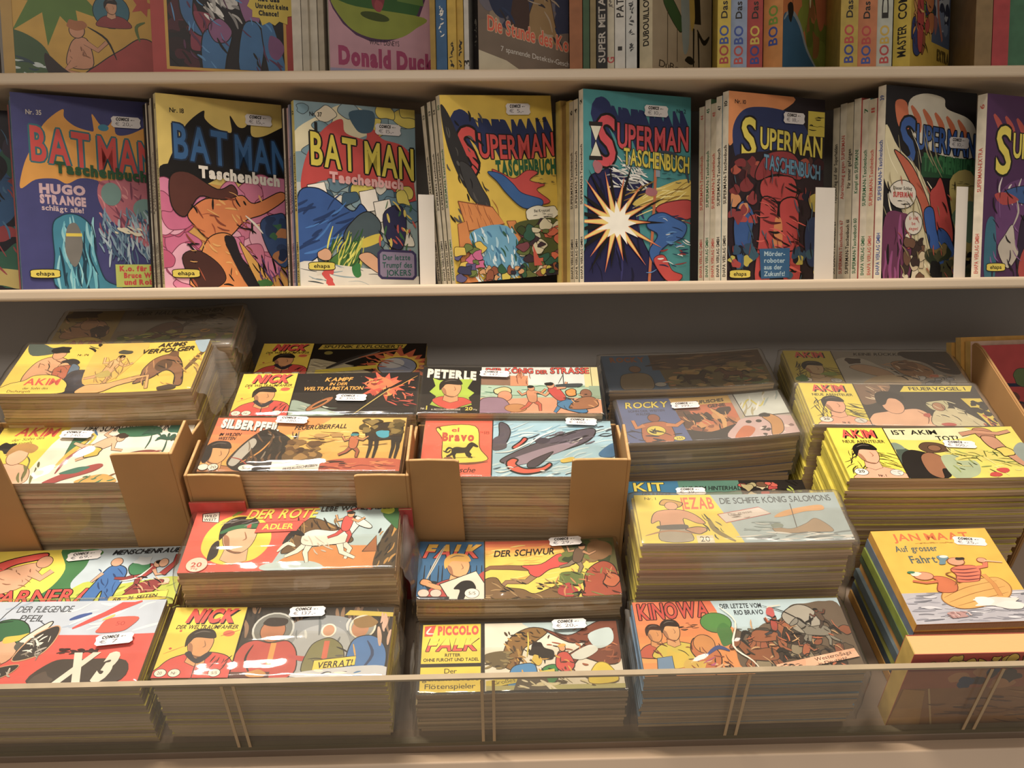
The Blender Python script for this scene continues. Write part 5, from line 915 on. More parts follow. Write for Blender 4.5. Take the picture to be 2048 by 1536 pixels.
# ------------------------------------------------------------------ comics lying in stacks on the tray
T = 0.36                                      # thickness of one comic
NSEG = 12
COMIC = {}
def bend_fn(W, c, lift=0.0):
    N = [c * (2 * i / NSEG - 1) ** 2 + lift * max(0.0, i / NSEG - .5) ** 2 * 4 for i in range(NSEG + 1)]
    def f(X):                                 # straight between the fold lines, so that ink layers stay in order
        q = min(NSEG - 1e-6, max(0.0, (X / W + .5) * NSEG)); i = int(q)
        return N[i] + (N[i + 1] - N[i]) * (q - i)
    return f
def comic_mesh(W, D, c, lift, col):
    key = (W, D, c, lift, col)
    if key in COMIC: return COMIC[key]
    bf = bend_fn(W, c, lift); V = []; F = []; C = []; M = []
    cc = lin(col); rim = lin('#a88c5c'); e = 0.025
    for i in range(NSEG + 1):
        X = (i / NSEG - .5) * W; z = bf(X)
        for (y, k) in ((0, 0), (D, 0), (D, e), (D, T - e), (D, T), (0, T), (0, T - e), (0, e)):
            V.append((X, y, z + k * 0.98))
    for i in range(NSEG):
        a, b = 8 * i, 8 * i + 8
        for k, m in ((0, 0), (1, 0), (2, 1), (3, 0), (4, 0), (5, 0), (6, 1), (7, 0)):
            k2 = (k + 1) % 8
            F.append((a + k, a + k2, b + k2, b + k)); M.append(m); C.append(cc if k in (0, 4) else rim)
    F.append(tuple(range(7, -1, -1))); M.append(0); C.append(cc)
    n = 8 * NSEG; F.append(tuple(n + k for k in range(8))); M.append(1); C.append(cc)
    me = mesh('comic_book', V, F, C, [SPINEM, PAGES], M); COMIC[key] = me
    return me
def sticker(price, parent, W, D, cx, cy, ztop, bf, rot=0.0, sw=3.0, sh=1.05):
    A = Art(40, WH)
    A.items = []; A.p('8,0 92,0 100,8 97,20 100,32 92,40 8,40 0,32 3,20 0,8', '#efe9e4')
    A.t('COMICS', 16, 4.5, 10, K, w=44, bold=2, sh=.15); A.ink(64, 9, 84, 12, 5, ['#5a544e'], 7, 0, .05, 1.6)
    A.t(price, 12, 20, 13, '#6f6a70', w=62 if len(price) > 4 else 48, bold=0)
    c, q = math.cos(rot), math.sin(rot); zc = max(bf(cx * W / 100 - W / 2 + d) for d in (-sw / 2, 0, sw / 2))
    def fn(x, y, h):
        a = (x / 100 - .5) * sw; b = (.5 - y / 40) * sh
        X = cx * W / 100 - W / 2 + a * c - b * q; Y = D * (1 - cy / 40) + a * q + b * c
        return (X, Y, ztop + zc + h)
    o = A.emit('price_sticker', fn, 0, STICK, parent); o['label'] = 'white price sticker'
    return o
PILE = MB()                                   # comics beneath that no eye can count
RND = random.Random(12)
def bag(W, D, H, c, lift, seed, mw, label, m=None, flap=True, loose=0, over=0.35, amp=0.10, creases=()):
    """clear bag drawn round a bundle of height H; local z=0 is the bundle's foot"""
    bf = bend_fn(W, c, lift); nx, ny, nz = 50, 34, 9
    bm = bmesh.new()
    idx = {}
    def vert(i, j, k):
        key = (i, j, k)
        if key in idx: return idx[key]
        x = (i / nx - .5) * (W + 2 * over); y = -0.22 + j / ny * (D + 0.44); z = k / nz * (H + 0.16)
        X = max(-W / 2, min(W / 2, x))
        # round the upper rims
        ex = max(0, abs(x) - (W / 2 - .15)); ey = max(0, 0.25 - y, y - (D - 0.25))
        zz = z + bf(X) * (k / nz)
        if k == nz: zz -= 0.75 * ex * ex + 0.9 * ey * ey * (0.6)
        nn = noise.noise(Vector((x * .45 + seed * 7.1, y * .5, z * .5))) * .6 + noise.noise(Vector((x * 1.3, y * 1.1 + seed * 3.3, z * 1.2))) * .4
        a = amp * (0.5 + nn)
        sx = (1 if x > 0 else -1)
        if k == nz:
            zz += max(0.0, a) * .8 + 0.02
            for (cx0, cy0, cx1, cy1, sl, cw) in creases:   # a tilted facet of film, falling towards the front
                u0, v0 = (cx0 / 100 - .5) * W, D * (1 - cy0 / 40); u1, v1 = (cx1 / 100 - .5) * W, D * (1 - cy1 / 40)
                L = math.hypot(u1 - u0, v1 - v0); al = ((x - u0) * (u1 - u0) + (y - v0) * (v1 - v0)) / L
                d = ((u1 - u0) * (y - v0) - (v1 - v0) * (x - u0)) / L
                fade = max(0.0, min(1.0, min(al, L - al) / 1.0 + .6))
                if d < -cw: hgt = 0.0
                elif d < cw: hgt = sl * (d + cw)
                else: hgt = sl * 2 * cw * max(0.0, 1 - (d - cw) / (4 * cw))
                zz += hgt * fade
        if j == 0: y -= abs(a) * 1.0
        if j == ny: y += abs(a)
        if i in (0, nx): x += sx * a * 1.8 * (1 - .4 * k / nz)
        v = bm.verts.new((x * CM, y * CM, max(0.0, zz) * CM)); idx[key] = v
        return v
    def quad(*ks): bm.faces.new([vert(*k) for k in ks])
    for i in range(nx):
        for j in range(ny): quad((i, j, nz), (i + 1, j, nz), (i + 1, j + 1, nz), (i, j + 1, nz))
        for k in range(nz): quad((i, 0, k), (i + 1, 0, k), (i + 1, 0, k + 1), (i, 0, k + 1)); quad((i + 1, ny, k), (i, ny, k), (i, ny, k + 1), (i + 1, ny, k + 1))
    for j in range(ny):
        for k in range(nz): quad((0, j + 1, k), (0, j, k), (0, j, k + 1), (0, j + 1, k + 1)); quad((nx, j, k), (nx, j + 1, k), (nx, j + 1, k + 1), (nx, j, k + 1))
    for f in bm.faces: f.smooth = True
    me = bpy.data.meshes.new('film_wrap'); bm.to_mesh(me); bm.free(); me.materials.append(m or FILM)
    root = empty('plastic_bag', mw); tag(root, label, 'plastic bag', 'clear bags round the bundles')
    obj('film_wrap', me, root)
    if flap:                                   # the bag's folded-over mouth: a second thickness across the cover
        V = []; F = []; y1 = D * flap
        for i in range(13):
            x = (i / 12 - .5) * (W + .3)
            z0 = H + 0.16 + bf(max(-W / 2, min(W / 2, x)))
            for j, y in enumerate((0.1, y1 * .35, y1 * .7, y1)):
                V.append((x, y + (0.12 * noise.noise(Vector((x * .3, seed, 0))) if j == 3 else 0), z0 + 0.05 + 0.05 * noise.noise(Vector((x * .5, y, seed + 4)))))
        for i in range(12):
            for j in range(3): F.append((4 * i + j, 4 * i + 4 + j, 4 * i + 5 + j, 4 * i + 1 + j))
        obj('folded_mouth', mesh('folded_mouth', V, F, None, [FILM], None, True), root)
    if loose:                                  # crumpled spare film hanging beside the bundle
        V = []; F = []; s_ = 1 if loose > 0 else -1; L = abs(loose); n1, n2 = 10, 9
        for i in range(n1 + 1):
            for j in range(n2 + 1):
                u, w_ = i / n1, j / n2
                nn = noise.noise(Vector((u * 3.1 + seed, w_ * 4.3, seed * 1.7)))
                x = s_ * (W / 2 + over + L * u * (0.55 + .45 * math.sin(w_ * 2.6)) + .25 * nn)
                V.append((x, D * (0.05 + .9 * w_) + .5 * nn * u, H * (0.95 - .55 * u * u) - .3 * L * u + .35 * nn))
        for i in range(n1):
            for j in range(n2):
                a = i * (n2 + 1) + j; F.append((a, a + 1, a + n2 + 2, a + n2 + 1))
        obj('loose_end', mesh('loose_end', V, F, None, [FILMH], None, True), root)
    return root
NB = [0]
def stack(art, x, s, n, rot, W, D, count, label, under, spine='#d8c02c', c=0.0, lift=0.0, tilt=0.0, price=None, bagged=None, seed=1, jit=0.12, base=N0, loose=0, flap=0.6, bagH=None, hazy=False, amp=.10, creases=()):
    """x,s,n: middle of the top cover's front edge in tray coordinates"""
    R = Matrix.Rotation(rot, 3, 'Z'); bf = bend_fn(W, c, lift)
    r = random.Random(seed * 31 + 5)
    top = None
    me = comic_mesh(W, D, c, lift, spine)
    for k in range(count):
        jx, js, jr = (0, 0, 0) if k == 0 else (r.uniform(-jit, jit), r.uniform(-jit * .5, jit * .8), r.uniform(-.006, .006))
        o = bpy.data.objects.new('comic_book', me)
        link(o, None, tray_mat(x + jx, s + js, n - T * (k + 1), rot + jr, tilt))
        if k == 0:
            top = o; tag(o, label, 'comic')
            art.emit('cover_print', lambda u, v, h: ((u / 100 - .5) * W, D * (1 - v / art.H), T + bf((u / 100 - .5) * W) + h), NSEG if (c or lift) else 0, PRINT, o)
            if price and not bagged: sticker(price[0], o, W, D, price[1], price[2], T + 0.12, bf, price[3] if len(price) > 3 else 0)
        else:
            tag(o, under, 'comic', 'comics under ' + under.split(' under ')[-1])
        NB[0] += 1
    left = n - T * count - base
    kk = 0
    while left - kk * T > T:
        z1 = n - T * count - kk * T
        jx = r.uniform(-jit, jit); js = r.uniform(-jit * .5, jit * .5)
        V = []
        for (px, py, pz) in boxv(-W / 2 + .1, W / 2 - .1, .1, D - .1, 0, T * .97):
            q = R @ Vector((px, py, 0)); V.append(tuple(TR(x + jx + q.x, s + js + q.y, z1 - T + pz) / CM))
        PILE.add(V, BOXF, lin(spine), [0, 0, 1, 1, 1, 0]); kk += 1
    if bagged:
        H = bagH or count * T
        mw = tray_mat(x, s, n - H, rot, tilt)
        b = bag(W, D, H, c, lift, seed, mw, bagged, FILMH if hazy else FILM, flap, loose, amp=amp, creases=creases)
        if price: sticker(price[0], b, W, D, price[1], price[2], H + 0.36, bf, price[3] if len(price) > 3 else 0)
    return top
E_ = 'tan edged comic in the bundle under the '
B_ = 'clear plastic bag round the bundle topped by the '
# first row behind the acrylic
stack(art_x3(), -37.0, 44.95, -61.0, -0.01, 18.3, 8.3, 19, 'red and pale blue comic with a large white X3 at the near corner', E_ + 'red X3 cover', '#d8c838', 0.1, 0, 0, ('€ 7', 84, 21, .12), B_ + 'red X3 cover', 2, flap=.35, creases=((14,30,22,4,.25,.3),(20,39,60,38,.14,.3)))
stack(art_nick_verrat(), -17.7, 45.0, -60.9, -0.02, 18.3, 7.0, 18, 'yellow comic with a space crew in domed helmets and a VERRAT panel', E_ + 'space crew cover', '#d8c838', 0.0, 0, 0, ('€ 137,-', 61, 4.2, .04), B_ + 'space crew cover', 3, flap=.62, loose=.5, creases=((4,37,58,32,.15,.42),(36,20,64,18,.15,.3)))
stack(art_pic(), 2.16, 45.23, -63.85, -0.001, 17.15, 7.19, 13, 'black bordered comic with two yellow panels and a brown eagle scene', E_ + 'brown eagle cover', '#8a7a50', 0.0, 0, 0, ('€ 20,-', 75, 3.6, .03), B_ + 'brown eagle cover', 4, loose=-.5)
stack(art_kinowa(), 20.75, 45.0, -61.8, 0.004, 17.75, 7.5, 17, 'orange and brown western comic with charging riders and a green hat shape', E_ + 'charging riders cover', '#6f8fb0', 0.05, 0, 0, None, B_ + 'charging riders cover', 5, loose=-.4, creases=((16,37,48,22,.2,.42),))
# second row
stack(art_carnera(), -36.4, 53.36, -61.87, 0.018, 17.6, 6.8, 3, 'yellow and green comic with a bare fighter inside a giant red letter C', E_ + 'giant red letter C cover', '#d8c838', 0.0, 0, 0, ('€ 69,-', 47, 5.4, .1), None, 6)
stack(art_adler(), -17.17, 52.97, -57.42, 0.009, 17.9, 7.46, 17, 'red comic with a headband portrait on a yellow disc and a white horse', E_ + 'white horse cover', '#c8a070', 0.0, 0, 0, None, B_ + 'white horse cover', 7, loose=1.5, flap=.5, amp=.14, creases=((2,27,60,25.5,.235,.2),(4,38.0,58,37.2,.235,.34)))
stack(art_falk(), 2.17, 53.0, -61.6, 0.001, 17.7, 6.8, 9, 'blue and yellow comic with a sword, a shield and a leaping red figure', E_ + 'sword and shield cover', '#9a7a48', 0.22, 0, 0, ('€ 29,-', 75, 3, .06), B_ + 'sword and shield cover', 8, flap=0, amp=.07, creases=((30,36,50,39,.22,.3),))
stack(art_jezab(), 21.6, 54.3, -56.6, -0.003, 18.0, 5.9, 24, 'yellow and pale grey comic with a sailing ship on the sea', E_ + 'sailing ship cover', '#d8c838', 0.1, 0, 0, None, B_ + 'sailing ship cover', 9, jit=.2, loose=.7, flap=.62, hazy=True, amp=.14, creases=((0,38,60,39,.22,.25),))
# third row
stack(art_sohn(), -36.9, 60.95, -54.5, -0.005, 17.8, 8.2, 22, 'yellow and white comic with palms and a leaping jungle boy, in a cut box', E_ + 'white palm cover', '#e0d0a0', 0.05, 0, 0, ('€ 240,-', 41, 9, -.05), B_ + 'white palm cover', 10, flap=.55, creases=((28,40,62,12,.36,.55),(4,18,30,8,.34,.22)))
stack(art_silber(), -16.97, 60.98, -53.66, -0.026, 17.7, 7.6, 11, 'orange western comic with a grey horse head and a man holding a dark horse', E_ + 'grey horse head cover', '#c89a60', 0.0, 0, 0, ('€ 280,-', 40, 3.8, -.06), B_ + 'grey horse head cover', 11, flap=.6, creases=((10,17,72,15.5,.32,.2),(20,37.0,66,34.4,.32,.42)))
stack(art_bravo(), 2.3, 60.92, -54.64, -0.031, 17.6, 7.9, 27, 'red and pale blue comic with a big grey shark, in a tall cut box', E_ + 'grey shark cover', '#b08050', 0.0, 0, 0, ('€ 480,-', 84, 2.4, -.05), B_ + 'grey shark cover', 12, flap=.55, creases=((9,25.5,31,22.5,.33,.22),(37,25,56,23,.33,.2),(82,4,90,5,.3,.25)))
stack(art_kit(), 22.36, 61.95, -63.1, -0.011, 18.2, 7.25, 2, 'dark blue and green comic half hidden beneath the bundle with the wrestler cover', E_ + 'dark blue half hidden cover', '#2c4a5c', 0.0, 0, 0, ('€ 39,-', 36, 9, 0), None, 13)
stack(art_rocky(), 22.35, 70.59, -58.86, 0.059, 17.4, 7.1, 14, 'blue and orange comic with a red wrestler wearing a yellow star shirt', E_ + 'red wrestler cover', '#4c5f94', 0.12, .25, 0, ('€ 399,-', 40, 9.4, 0), B_ + 'red wrestler cover', 14, flap=0, loose=.3, hazy=True)
stack(art_akim_tot(), 41.19, 60.98, -55.83, -0.011, 17.9, 7.2, 24, 'yellow comic with a dark haired portrait, crouching ape and pale leaves', E_ + 'crouching ape cover', '#d8c838', 0.1, 0, 0, ('€ 300,-', 66, 14.5, -.08), None, 15, jit=.2)
# fourth row
stack(art_verf(), -36.5, 68.94, -50.64, 0.012, 17.7, 8.2, 12, 'golden yellow comic with jungle figures, lying in the thickest wrinkled bag', E_ + 'golden jungle figures cover', '#b8a040', 0.15, .1, 0, None, B_ + 'golden jungle figures cover', 16, loose=2.2, flap=.55, hazy=False, amp=.16, creases=((40,38,96,33,.4,.25),))
stack(art_nick_station(), -15.96, 69.13, -53.84, -0.002, 17.65, 6.9, 3, 'yellow and black comic with a red space station explosion', E_ + 'space station explosion cover', '#d8c838', 0.0, 0, 0, ('€ 390,-', 64, 26.5, -.04), B_ + 'space station explosion cover', 17, flap=.5, creases=((10,38.6,96,38,.36,.2),))
stack(art_peterle(), 1.81, 69.0, -53.84, -0.03, 17.6, 7.6, 3, 'black comic with a green portrait patch and a harbour fight scene', E_ + 'harbour fight cover', '#4a4038', 0.0, 0, 0, ('€ 147,-', 41, 8.4, -.06), B_ + 'harbour fight cover', 18, flap=.35, creases=((4,12,96,11,.36,.2),))
stack(art_akim_feuer(), 40.55, 68.98, -56.18, -0.041, 18.0, 6.85, 12, 'yellow comic with a bare chested boy on black and a FEUERVOGEL banner', E_ + 'FEUERVOGEL banner cover', '#d8c838', 0.06, 0, 0, None, B_ + 'FEUERVOGEL banner cover', 19, flap=0, hazy=True)
# fifth row, partly under the shelf
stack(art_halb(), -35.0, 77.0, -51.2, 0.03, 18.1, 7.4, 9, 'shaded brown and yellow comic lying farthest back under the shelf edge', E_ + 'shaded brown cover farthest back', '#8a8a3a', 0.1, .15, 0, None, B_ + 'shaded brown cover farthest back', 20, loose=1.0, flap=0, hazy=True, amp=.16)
stack(art_nick_sputnik(), -15.68, 77.25, -55.06, -0.02, 17.5, 6.0, 2, 'yellow and black comic with an exploding silver satellite', E_ + 'silver satellite cover', '#d8c838', 0.0, 0, 0, None, None, 21)
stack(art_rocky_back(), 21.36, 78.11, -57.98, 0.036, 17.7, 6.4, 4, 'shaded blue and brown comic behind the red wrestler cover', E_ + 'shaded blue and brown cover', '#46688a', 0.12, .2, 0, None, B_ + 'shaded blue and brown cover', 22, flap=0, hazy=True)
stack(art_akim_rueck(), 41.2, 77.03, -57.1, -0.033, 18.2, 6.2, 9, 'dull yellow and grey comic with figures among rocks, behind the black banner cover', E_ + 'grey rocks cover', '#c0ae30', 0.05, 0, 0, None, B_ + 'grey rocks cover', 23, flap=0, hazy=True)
print('comics', NB[0])
# the orange portrait book lying in its own carton at the far end of the front row
JW, JD = 10.6, 10.6
JCOLS = ['#d9a030', '#6c7a8c', '#8a9a3a', '#4a5a44', '#c8923a', '#5a6a70', '#9aa04a', '#3c4c58', '#b8862c']
for k in range(9):
    t_ = 0.96
    b_ = MB(); c_ = lin(JCOLS[k])
    b_.box(-JW / 2, JW / 2, 0, JD, 0, .07, c_); b_.box(-JW / 2, JW / 2, 0, JD, t_ - .08, t_ - .01, c_); b_.box(-JW / 2, -JW / 2 + .08, 0, JD, .07, t_ - .08, c_); b_.box(-JW / 2 + .08, JW / 2 - .15, .12, JD - .12, .07, t_ - .08, (1, 1, 1), 1)
    o = obj('picture_book', b_.mesh('picture_book', [SPINEM, PAGES_UP]), None, tray_mat(39.8 + .15 * (k % 3 == 1) - .1 * (k % 2), 48.3 + .1 * (k % 2), -60.2 - t_ * (k + 1), 0.015 + .01 * (k % 3)))
    if k == 0:
        tag(o, 'orange yellow picture book with two sailors in a rowing boat', 'book')
        jan = art_jan(); jan.emit('cover_print', lambda u, v, h: ((u / 100 - .5) * JW, JD * (1 - v / 165), .95 + h), 0, PRINT, o)
        sticker('€ 25,-', o, JW, JD, 80, 6.0, .99, lambda X: 0, -.12, 2.9, 1.0)
    else:
        tag(o, ('grey blue', 'olive green', 'dark green', 'tan orange', 'slate grey', 'pale green', 'dark slate', 'ochre')[k - 1] + f' book spine, {("second", "third", "fourth", "fifth", "sixth", "seventh", "eighth", "lowest")[k - 1]} down in the pile under the rowing boat cover', 'book', 'picture books under the rowing boat cover')
PILE_ME = PILE.mesh('comic_pile', [SPINEM, PAGES])
_po = obj('comic_pile', PILE_ME)
tag(_po, 'tan page edges of the uncounted comics low in the stacks', 'comics', None, 'stuff')
_po.location = (0, 0, 0)

# ------------------------------------------------------------------ cut-down cartons round three of the bundles
def carton(x, s, ntop, W, D, fl, fr, label, drop=0.0, rot=0.0):
    H = ntop - N0; th = 0.28
    root = empty('cardboard_box', tray_mat(x, s, N0, rot)); tag(root, label, 'box')
    def prism(name, P, ax, a0, a1):
        n = len(P); V = []
        for a in (a0, a1):
            for p in P: V.append((p[0], a, p[1]) if ax == 'y' else (a, p[0], p[1]))
        F = [tuple(range(n)), tuple(range(2 * n - 1, n - 1, -1))] + [(i, n + i, n + (i + 1) % n, (i + 1) % n) for i in range(n)]
        me = mesh(name, V, F, None, [CARDB, CARDE])
        bm = bmesh.new(); bm.from_mesh(me); bmesh.ops.recalc_face_normals(bm, faces=bm.faces[:])
        bmesh.ops.bevel(bm, geom=bm.edges[:], offset=0.05 * CM, segments=1, affect='EDGES')
        for f in bm.faces:
            if f.normal.z > 0.8: f.material_index = 1
        bm.to_mesh(me); bm.free()
        return obj(name, me, root)
    hw = W / 2
    prism('front_flap', [(-hw, 0), (-hw + fl + .5, 0), (-hw + fl, H - .15), (-hw + fl - .4, H - .02), (-hw + fl * .4, H + .06), (-hw, H)], 'y', -th, 0)
    prism('front_flap', [(hw - fr - .2, 0), (hw, 0), (hw, H), (hw - fr * .5, H + .05), (hw - fr + .3, H), (hw - fr, H - .12)], 'y', -th, 0)
    for a in (-hw - th, hw):
        prism('side_panel', [(-th, 0), (D, 0), (D, H - 3), (D * .62, H - 2.2), (D * .55, H + .1 - drop), (-th, H)], 'x', a, a + th)
    prism('rear_panel', [(-hw, 0), (hw, 0), (hw, H - 3), (-hw, H - 3)], 'y', D, D + .2)
    return root
carton(-36.9, 60.70, -50.9, 18.9, 8.1, 4.6, 5.0, 'cut cardboard box holding the bundle with the white palm cover', .2)
carton(-17.0, 60.55, -53.5, 19.0, 8.2, 4.6, 4.5, 'low cardboard box holding the bundle with the grey horse head cover', 0.0, -.026)
carton(2.3, 60.45, -52.1, 18.9, 8.3, 4.3, 4.8, 'tall cardboard box holding the bundle with the grey shark cover', 0.0, -.02)

def slab(name, x, s, n0, n1, w, t, c, label, cat, rot=0.0):
    b = MB(); cc = lin(c)
    b.box(-w / 2, w / 2, 0, .05, 0, n1 - n0, cc); b.box(-w / 2, w / 2, t - .05, t, 0, n1 - n0, cc); b.box(-w / 2, -w / 2 + .05, .05, t - .05, 0, n1 - n0, cc); b.box(-w / 2 + .05, w / 2 - .06, .05, t - .05, .06, n1 - n0 - .06, (1, 1, 1), 1)
    return tag(obj(name, b.mesh(name, [SPINEM, PAGES_UP]), None, tray_mat(x, s, n0, rot)), label, cat)
slab('upright_booklet', -24.3, 60.02, N0, -56.3, 4.9, .2, '#cf2c22', 'plain red booklet standing against the low cardboard box', 'booklet')
slab('upright_booklet', -7.75, 59.6, N0, -57.2, 1.2, .25, '#b92a26', 'narrow red booklet standing beside the bag with the white horse cover', 'booklet')

# long cardboard divider and the books standing behind it at the far end
dv = MB(); P = [(62.0, -56.0), (64.0, -55.2), (79.5, -54.3), (81.0, -54.6), (81.8, -55.6), (82.0, N0), (62.0, N0)]
V = [(a, p[0] - 62, p[1] - N0) for a in (-.22, .22) for p in P]; n_ = len(P)
dv.add(V, [tuple(range(n_)), tuple(range(2 * n_ - 1, n_ - 1, -1))] + [(i, n_ + i, n_ + (i + 1) % n_, (i + 1) % n_) for i in range(n_)])
dvm = dv.mesh('cardboard_divider', [CARDB])
bm = bmesh.new(); bm.from_mesh(dvm); bmesh.ops.recalc_face_normals(bm, faces=bm.faces[:]); bmesh.ops.bevel(bm, geom=bm.edges[:], offset=.12 * CM, segments=2, affect='EDGES'); bm.to_mesh(dvm); bm.free()
tag(obj('cardboard_divider', dvm, None, tray_mat(51.6, 62.0, N0, -.03)), 'brown cardboard divider running up the tray beside the yellow comics', 'divider')

# ------------------------------------------------------------------ upright paperbacks
ORD = ['nearest', 'second', 'third', 'fourth', 'fifth', 'sixth', 'seventh', 'eighth', 'ninth', 'tenth']
def upright(x, y, z, th, w, h, t, spine, cover, label, art=None, stxt=None, roll=0.0, name='paperback_book', cat='book', pitch=0.0, price=None):
    b = MB(); sc, cc = lin(spine), lin(cover); e = .035
    b.box(0, w, 0, e, 0, h, cc); b.box(0, w, t - e, t, 0, h, cc)
    b.add(boxv(0, e, e, t - e, 0, h), BOXF, sc); b.add([(-.004, .0, 0), (-.004, t, 0), (-.004, t, h), (-.004, 0, h)], [(0, 3, 2, 1)], sc)
    b.box(e, w - .12, e, t - e, .1, h - .1, (1, 1, 1), 1)
    m = Matrix.Rotation(th, 4, 'Z') @ Matrix.Rotation(pitch, 4, 'X') @ Matrix.Rotation(roll, 4, 'Y'); m.translation = W3(x, y, z)
    o = tag(obj(name, b.mesh(name, [SPINEM, PAGES_UP]), None, m), label, cat)
    if art: art.emit('cover_print', lambda u, v, hh: (u / 100 * w, -hh, h * (1 - v / art.H)), 0, PRINT, o)
    if price:
        B = Art(40, WH); B.items = []; B.p('8,0 92,0 100,8 97,20 100,32 92,40 8,40 0,32 3,20 0,8', '#d9d4d2')
        B.t('COMICS', 16, 4.5, 10, K, w=44, bold=2, sh=.15); B.ink(64, 9, 84, 12, 5, ['#5a544e'], 7, 0, .05, 1.6); B.t(price[0], 14, 20, 13, '#7d787c', w=58, bold=0)
        k_ = B.emit('price_sticker', lambda u, v, hh: (price[1] / 100 * w + (u / 100 - .5) * 2.8, -.16 - hh, h * (1 - price[2] / 147) + (.5 - v / 40) * 1.1), 0, STICK, o); k_['label'] = 'white price sticker'
    if stxt:
        for tx in stxt:
            A = Art(100 * t / h, spine); A.items = []; H = A.H
            s_, x0, wd, c_ = tx[:4]; hh = tx[4] if len(tx) > 4 else min(2.5, H * .5)
            if s_ == '~': A.seed(int(x0 * 7 + wd)).ink(x0, H * .35, x0 + wd, H * .65, int(wd), [c_], 2.0, 0.6, 1.4, .6)   # lettering too worn to read
            else: A.t(s_, x0, (H - hh) / 2, hh, c_, w=wd, bold=1)
            A.emit('spine_lettering', lambda u, v, k: (-.006 - k, t * (1 - v / H), u / 100 * h), 0, SPINEM, o)
    return o
def row_behind(x, y, z, th, books, what, roll=0.0, w=12.5, h=18.4):
    """books standing behind a front cover, each showing its spine"""
    off = books[0][0]
    r = random.Random(int(abs(x) * 10))
    for i, (t, spine, cover, stxt) in enumerate(books[1:]):
        j = r.uniform(-.25, .05) - 0.02; hh = h + r.uniform(-.5, .1)
        upright(x - math.sin(th) * off + math.cos(th) * j, y + math.cos(th) * off + math.sin(th) * j, z, th, w, hh, t, spine, cover,
                f'{what[0]} paperback spine, {ORD[i]} behind the {what[1]}', None, stxt, roll * r.uniform(.6, 1.1))
        off += t + .02
ZM, ZT, YB = 0.34, 20.80, 92.0
def st(c, mid='SUPERMAN-Taschenbuch', num=None, low='EHAPA VERLAG GMBH', lc=None):
    l = [(low, 2, 22, lc or c), (mid, 41, 31, c)]
    if num: l.append((num, 92.5, 2.6, c))
    return l
CR, CR2, CR3 = '#d6cdb6', '#c9bea2', '#b9ad90'
D2R = math.radians
# far end dark cover
A = Art(147, '#221c26').seed(181); A.blobs(70, 30, 100, 140, 26, ['#8c2a30', '#23507c', '#2c5a48', '#1c1822', '#3a3040'], 8, 16); A.b(88, 138, 22, 8, '#b8a45c', .3); A.ink(60, 20, 98, 140, 30, [K, '#3c6a8c', '#94343a'], 14, 1.2, .5, 1.4)
upright(-58.9, YB, ZM, D2R(24), 12.5, 18.0, 1.0, CR2, '#221c26', 'dark paperback cover cut off by the picture edge before the blue cover', A)
# groups on the middle shelf
t0 = 0.9
upright(-45.75, YB, ZM, D2R(27), 12.5, 18.9, t0, CR, '#3b3c74', 'violet blue paperback with red title over an orange wing shape', pb_blue(), st('#5a5040', 'BATMAN-Taschenbuch', '35'), price=('€ 20,-', 82, 17))
row_behind(-45.75, YB, ZM, D2R(27), [(t0,), (.8, CR2, '#4a6a8c', st(K, 'BATMAN-Taschenbuch')), (.8, CR3, '#2c4a5c', st(K, 'BATMAN-Taschenbuch')), (.9, CR3, '#8c3a34', st('#7a2a22', 'BATMAN-Taschenbuch'))], ('thin cream', 'violet blue cover'), h=18.5)
upright(-31.9, YB, ZM, D2R(32), 12.5, 18.7, t0, '#cfc08a', '#dcc05a', 'yellow and black paperback with blue title above orange and pink clouds', pb_orange(), st('#7a6a3c', 'BATMAN-Taschenbuch', '18'), price=('€ 15,-', 80, 14))
row_behind(-31.9, YB, ZM, D2R(32), [(t0,)] + [(.62, c_, '#3a2c24', st(k_, 'BATMAN-Taschenbuch')) for c_, k_ in ((CR2, K), (CR3, '#7a2a22'), (CR2, K), (CR, K), (CR3, '#2c3c6c'))] + [(.6, '#2a2422', '#1c1818', None)], ('worn cream', 'yellow and black cover'), h=18.3)
upright(-18.65, YB, ZM, D2R(27), 12.6, 17.9, t0, '#c9b85a', '#8fa4a4', 'red and grey paperback with yellow title above a deep blue sweep', pb_red(), st(K, 'BATMAN-Taschenbuch', '37'), price=('€ 15,-', 76, 18))
row_behind(-18.65, YB, ZM, D2R(27), [(t0,), (.6, '#8c8aa0', '#2c3a5c', st(K, 'BATMAN-Taschenbuch')), (.6, '#c8a0a0', '#6a2a4a', st('#7a2a52', 'BATMAN-Taschenbuch')), (.6, CR2, '#5a2c3c', st(K, 'BATMAN-Taschenbuch')), (.6, CR, '#3a2c24', st(K, 'BATMAN-Taschenbuch'))], ('narrow', 'red and grey cover'), h=17.9)
GRN, REDL, BLK = '#2a6a44', '#b8402e', '#2a2622'
upright(-3.3, YB, ZM, D2R(26), 12.4, 18.2, t0, CR2, '#d6b32a', 'yellow paperback with a dam and waterfall, leaning on cream spines', pb_yellow(), st(GRN, num='50'), roll=-.075, price=('€ 5,-', 68, 11))
row_behind(-3.3, YB, ZM, D2R(26), [(t0,)] + [(.85, c_, '#4a4434', st(k_, num=n_)) for c_, k_, n_ in ((CR2, BLK, '54'), (CR, BLK, '53'), (CR2, GRN, '51'), (CR, BLK, '52'))], ('leaning cream', 'dam and waterfall cover'), -.075, h=18.0)
upright(9.45, YB, ZM, D2R(22), 12.5, 18.75, t0, CR, '#3f8f92', 'teal paperback with red title and a white and orange starburst', pb_teal(), st(BLK, num='2'), price=('€ 10,-', 66, 13))
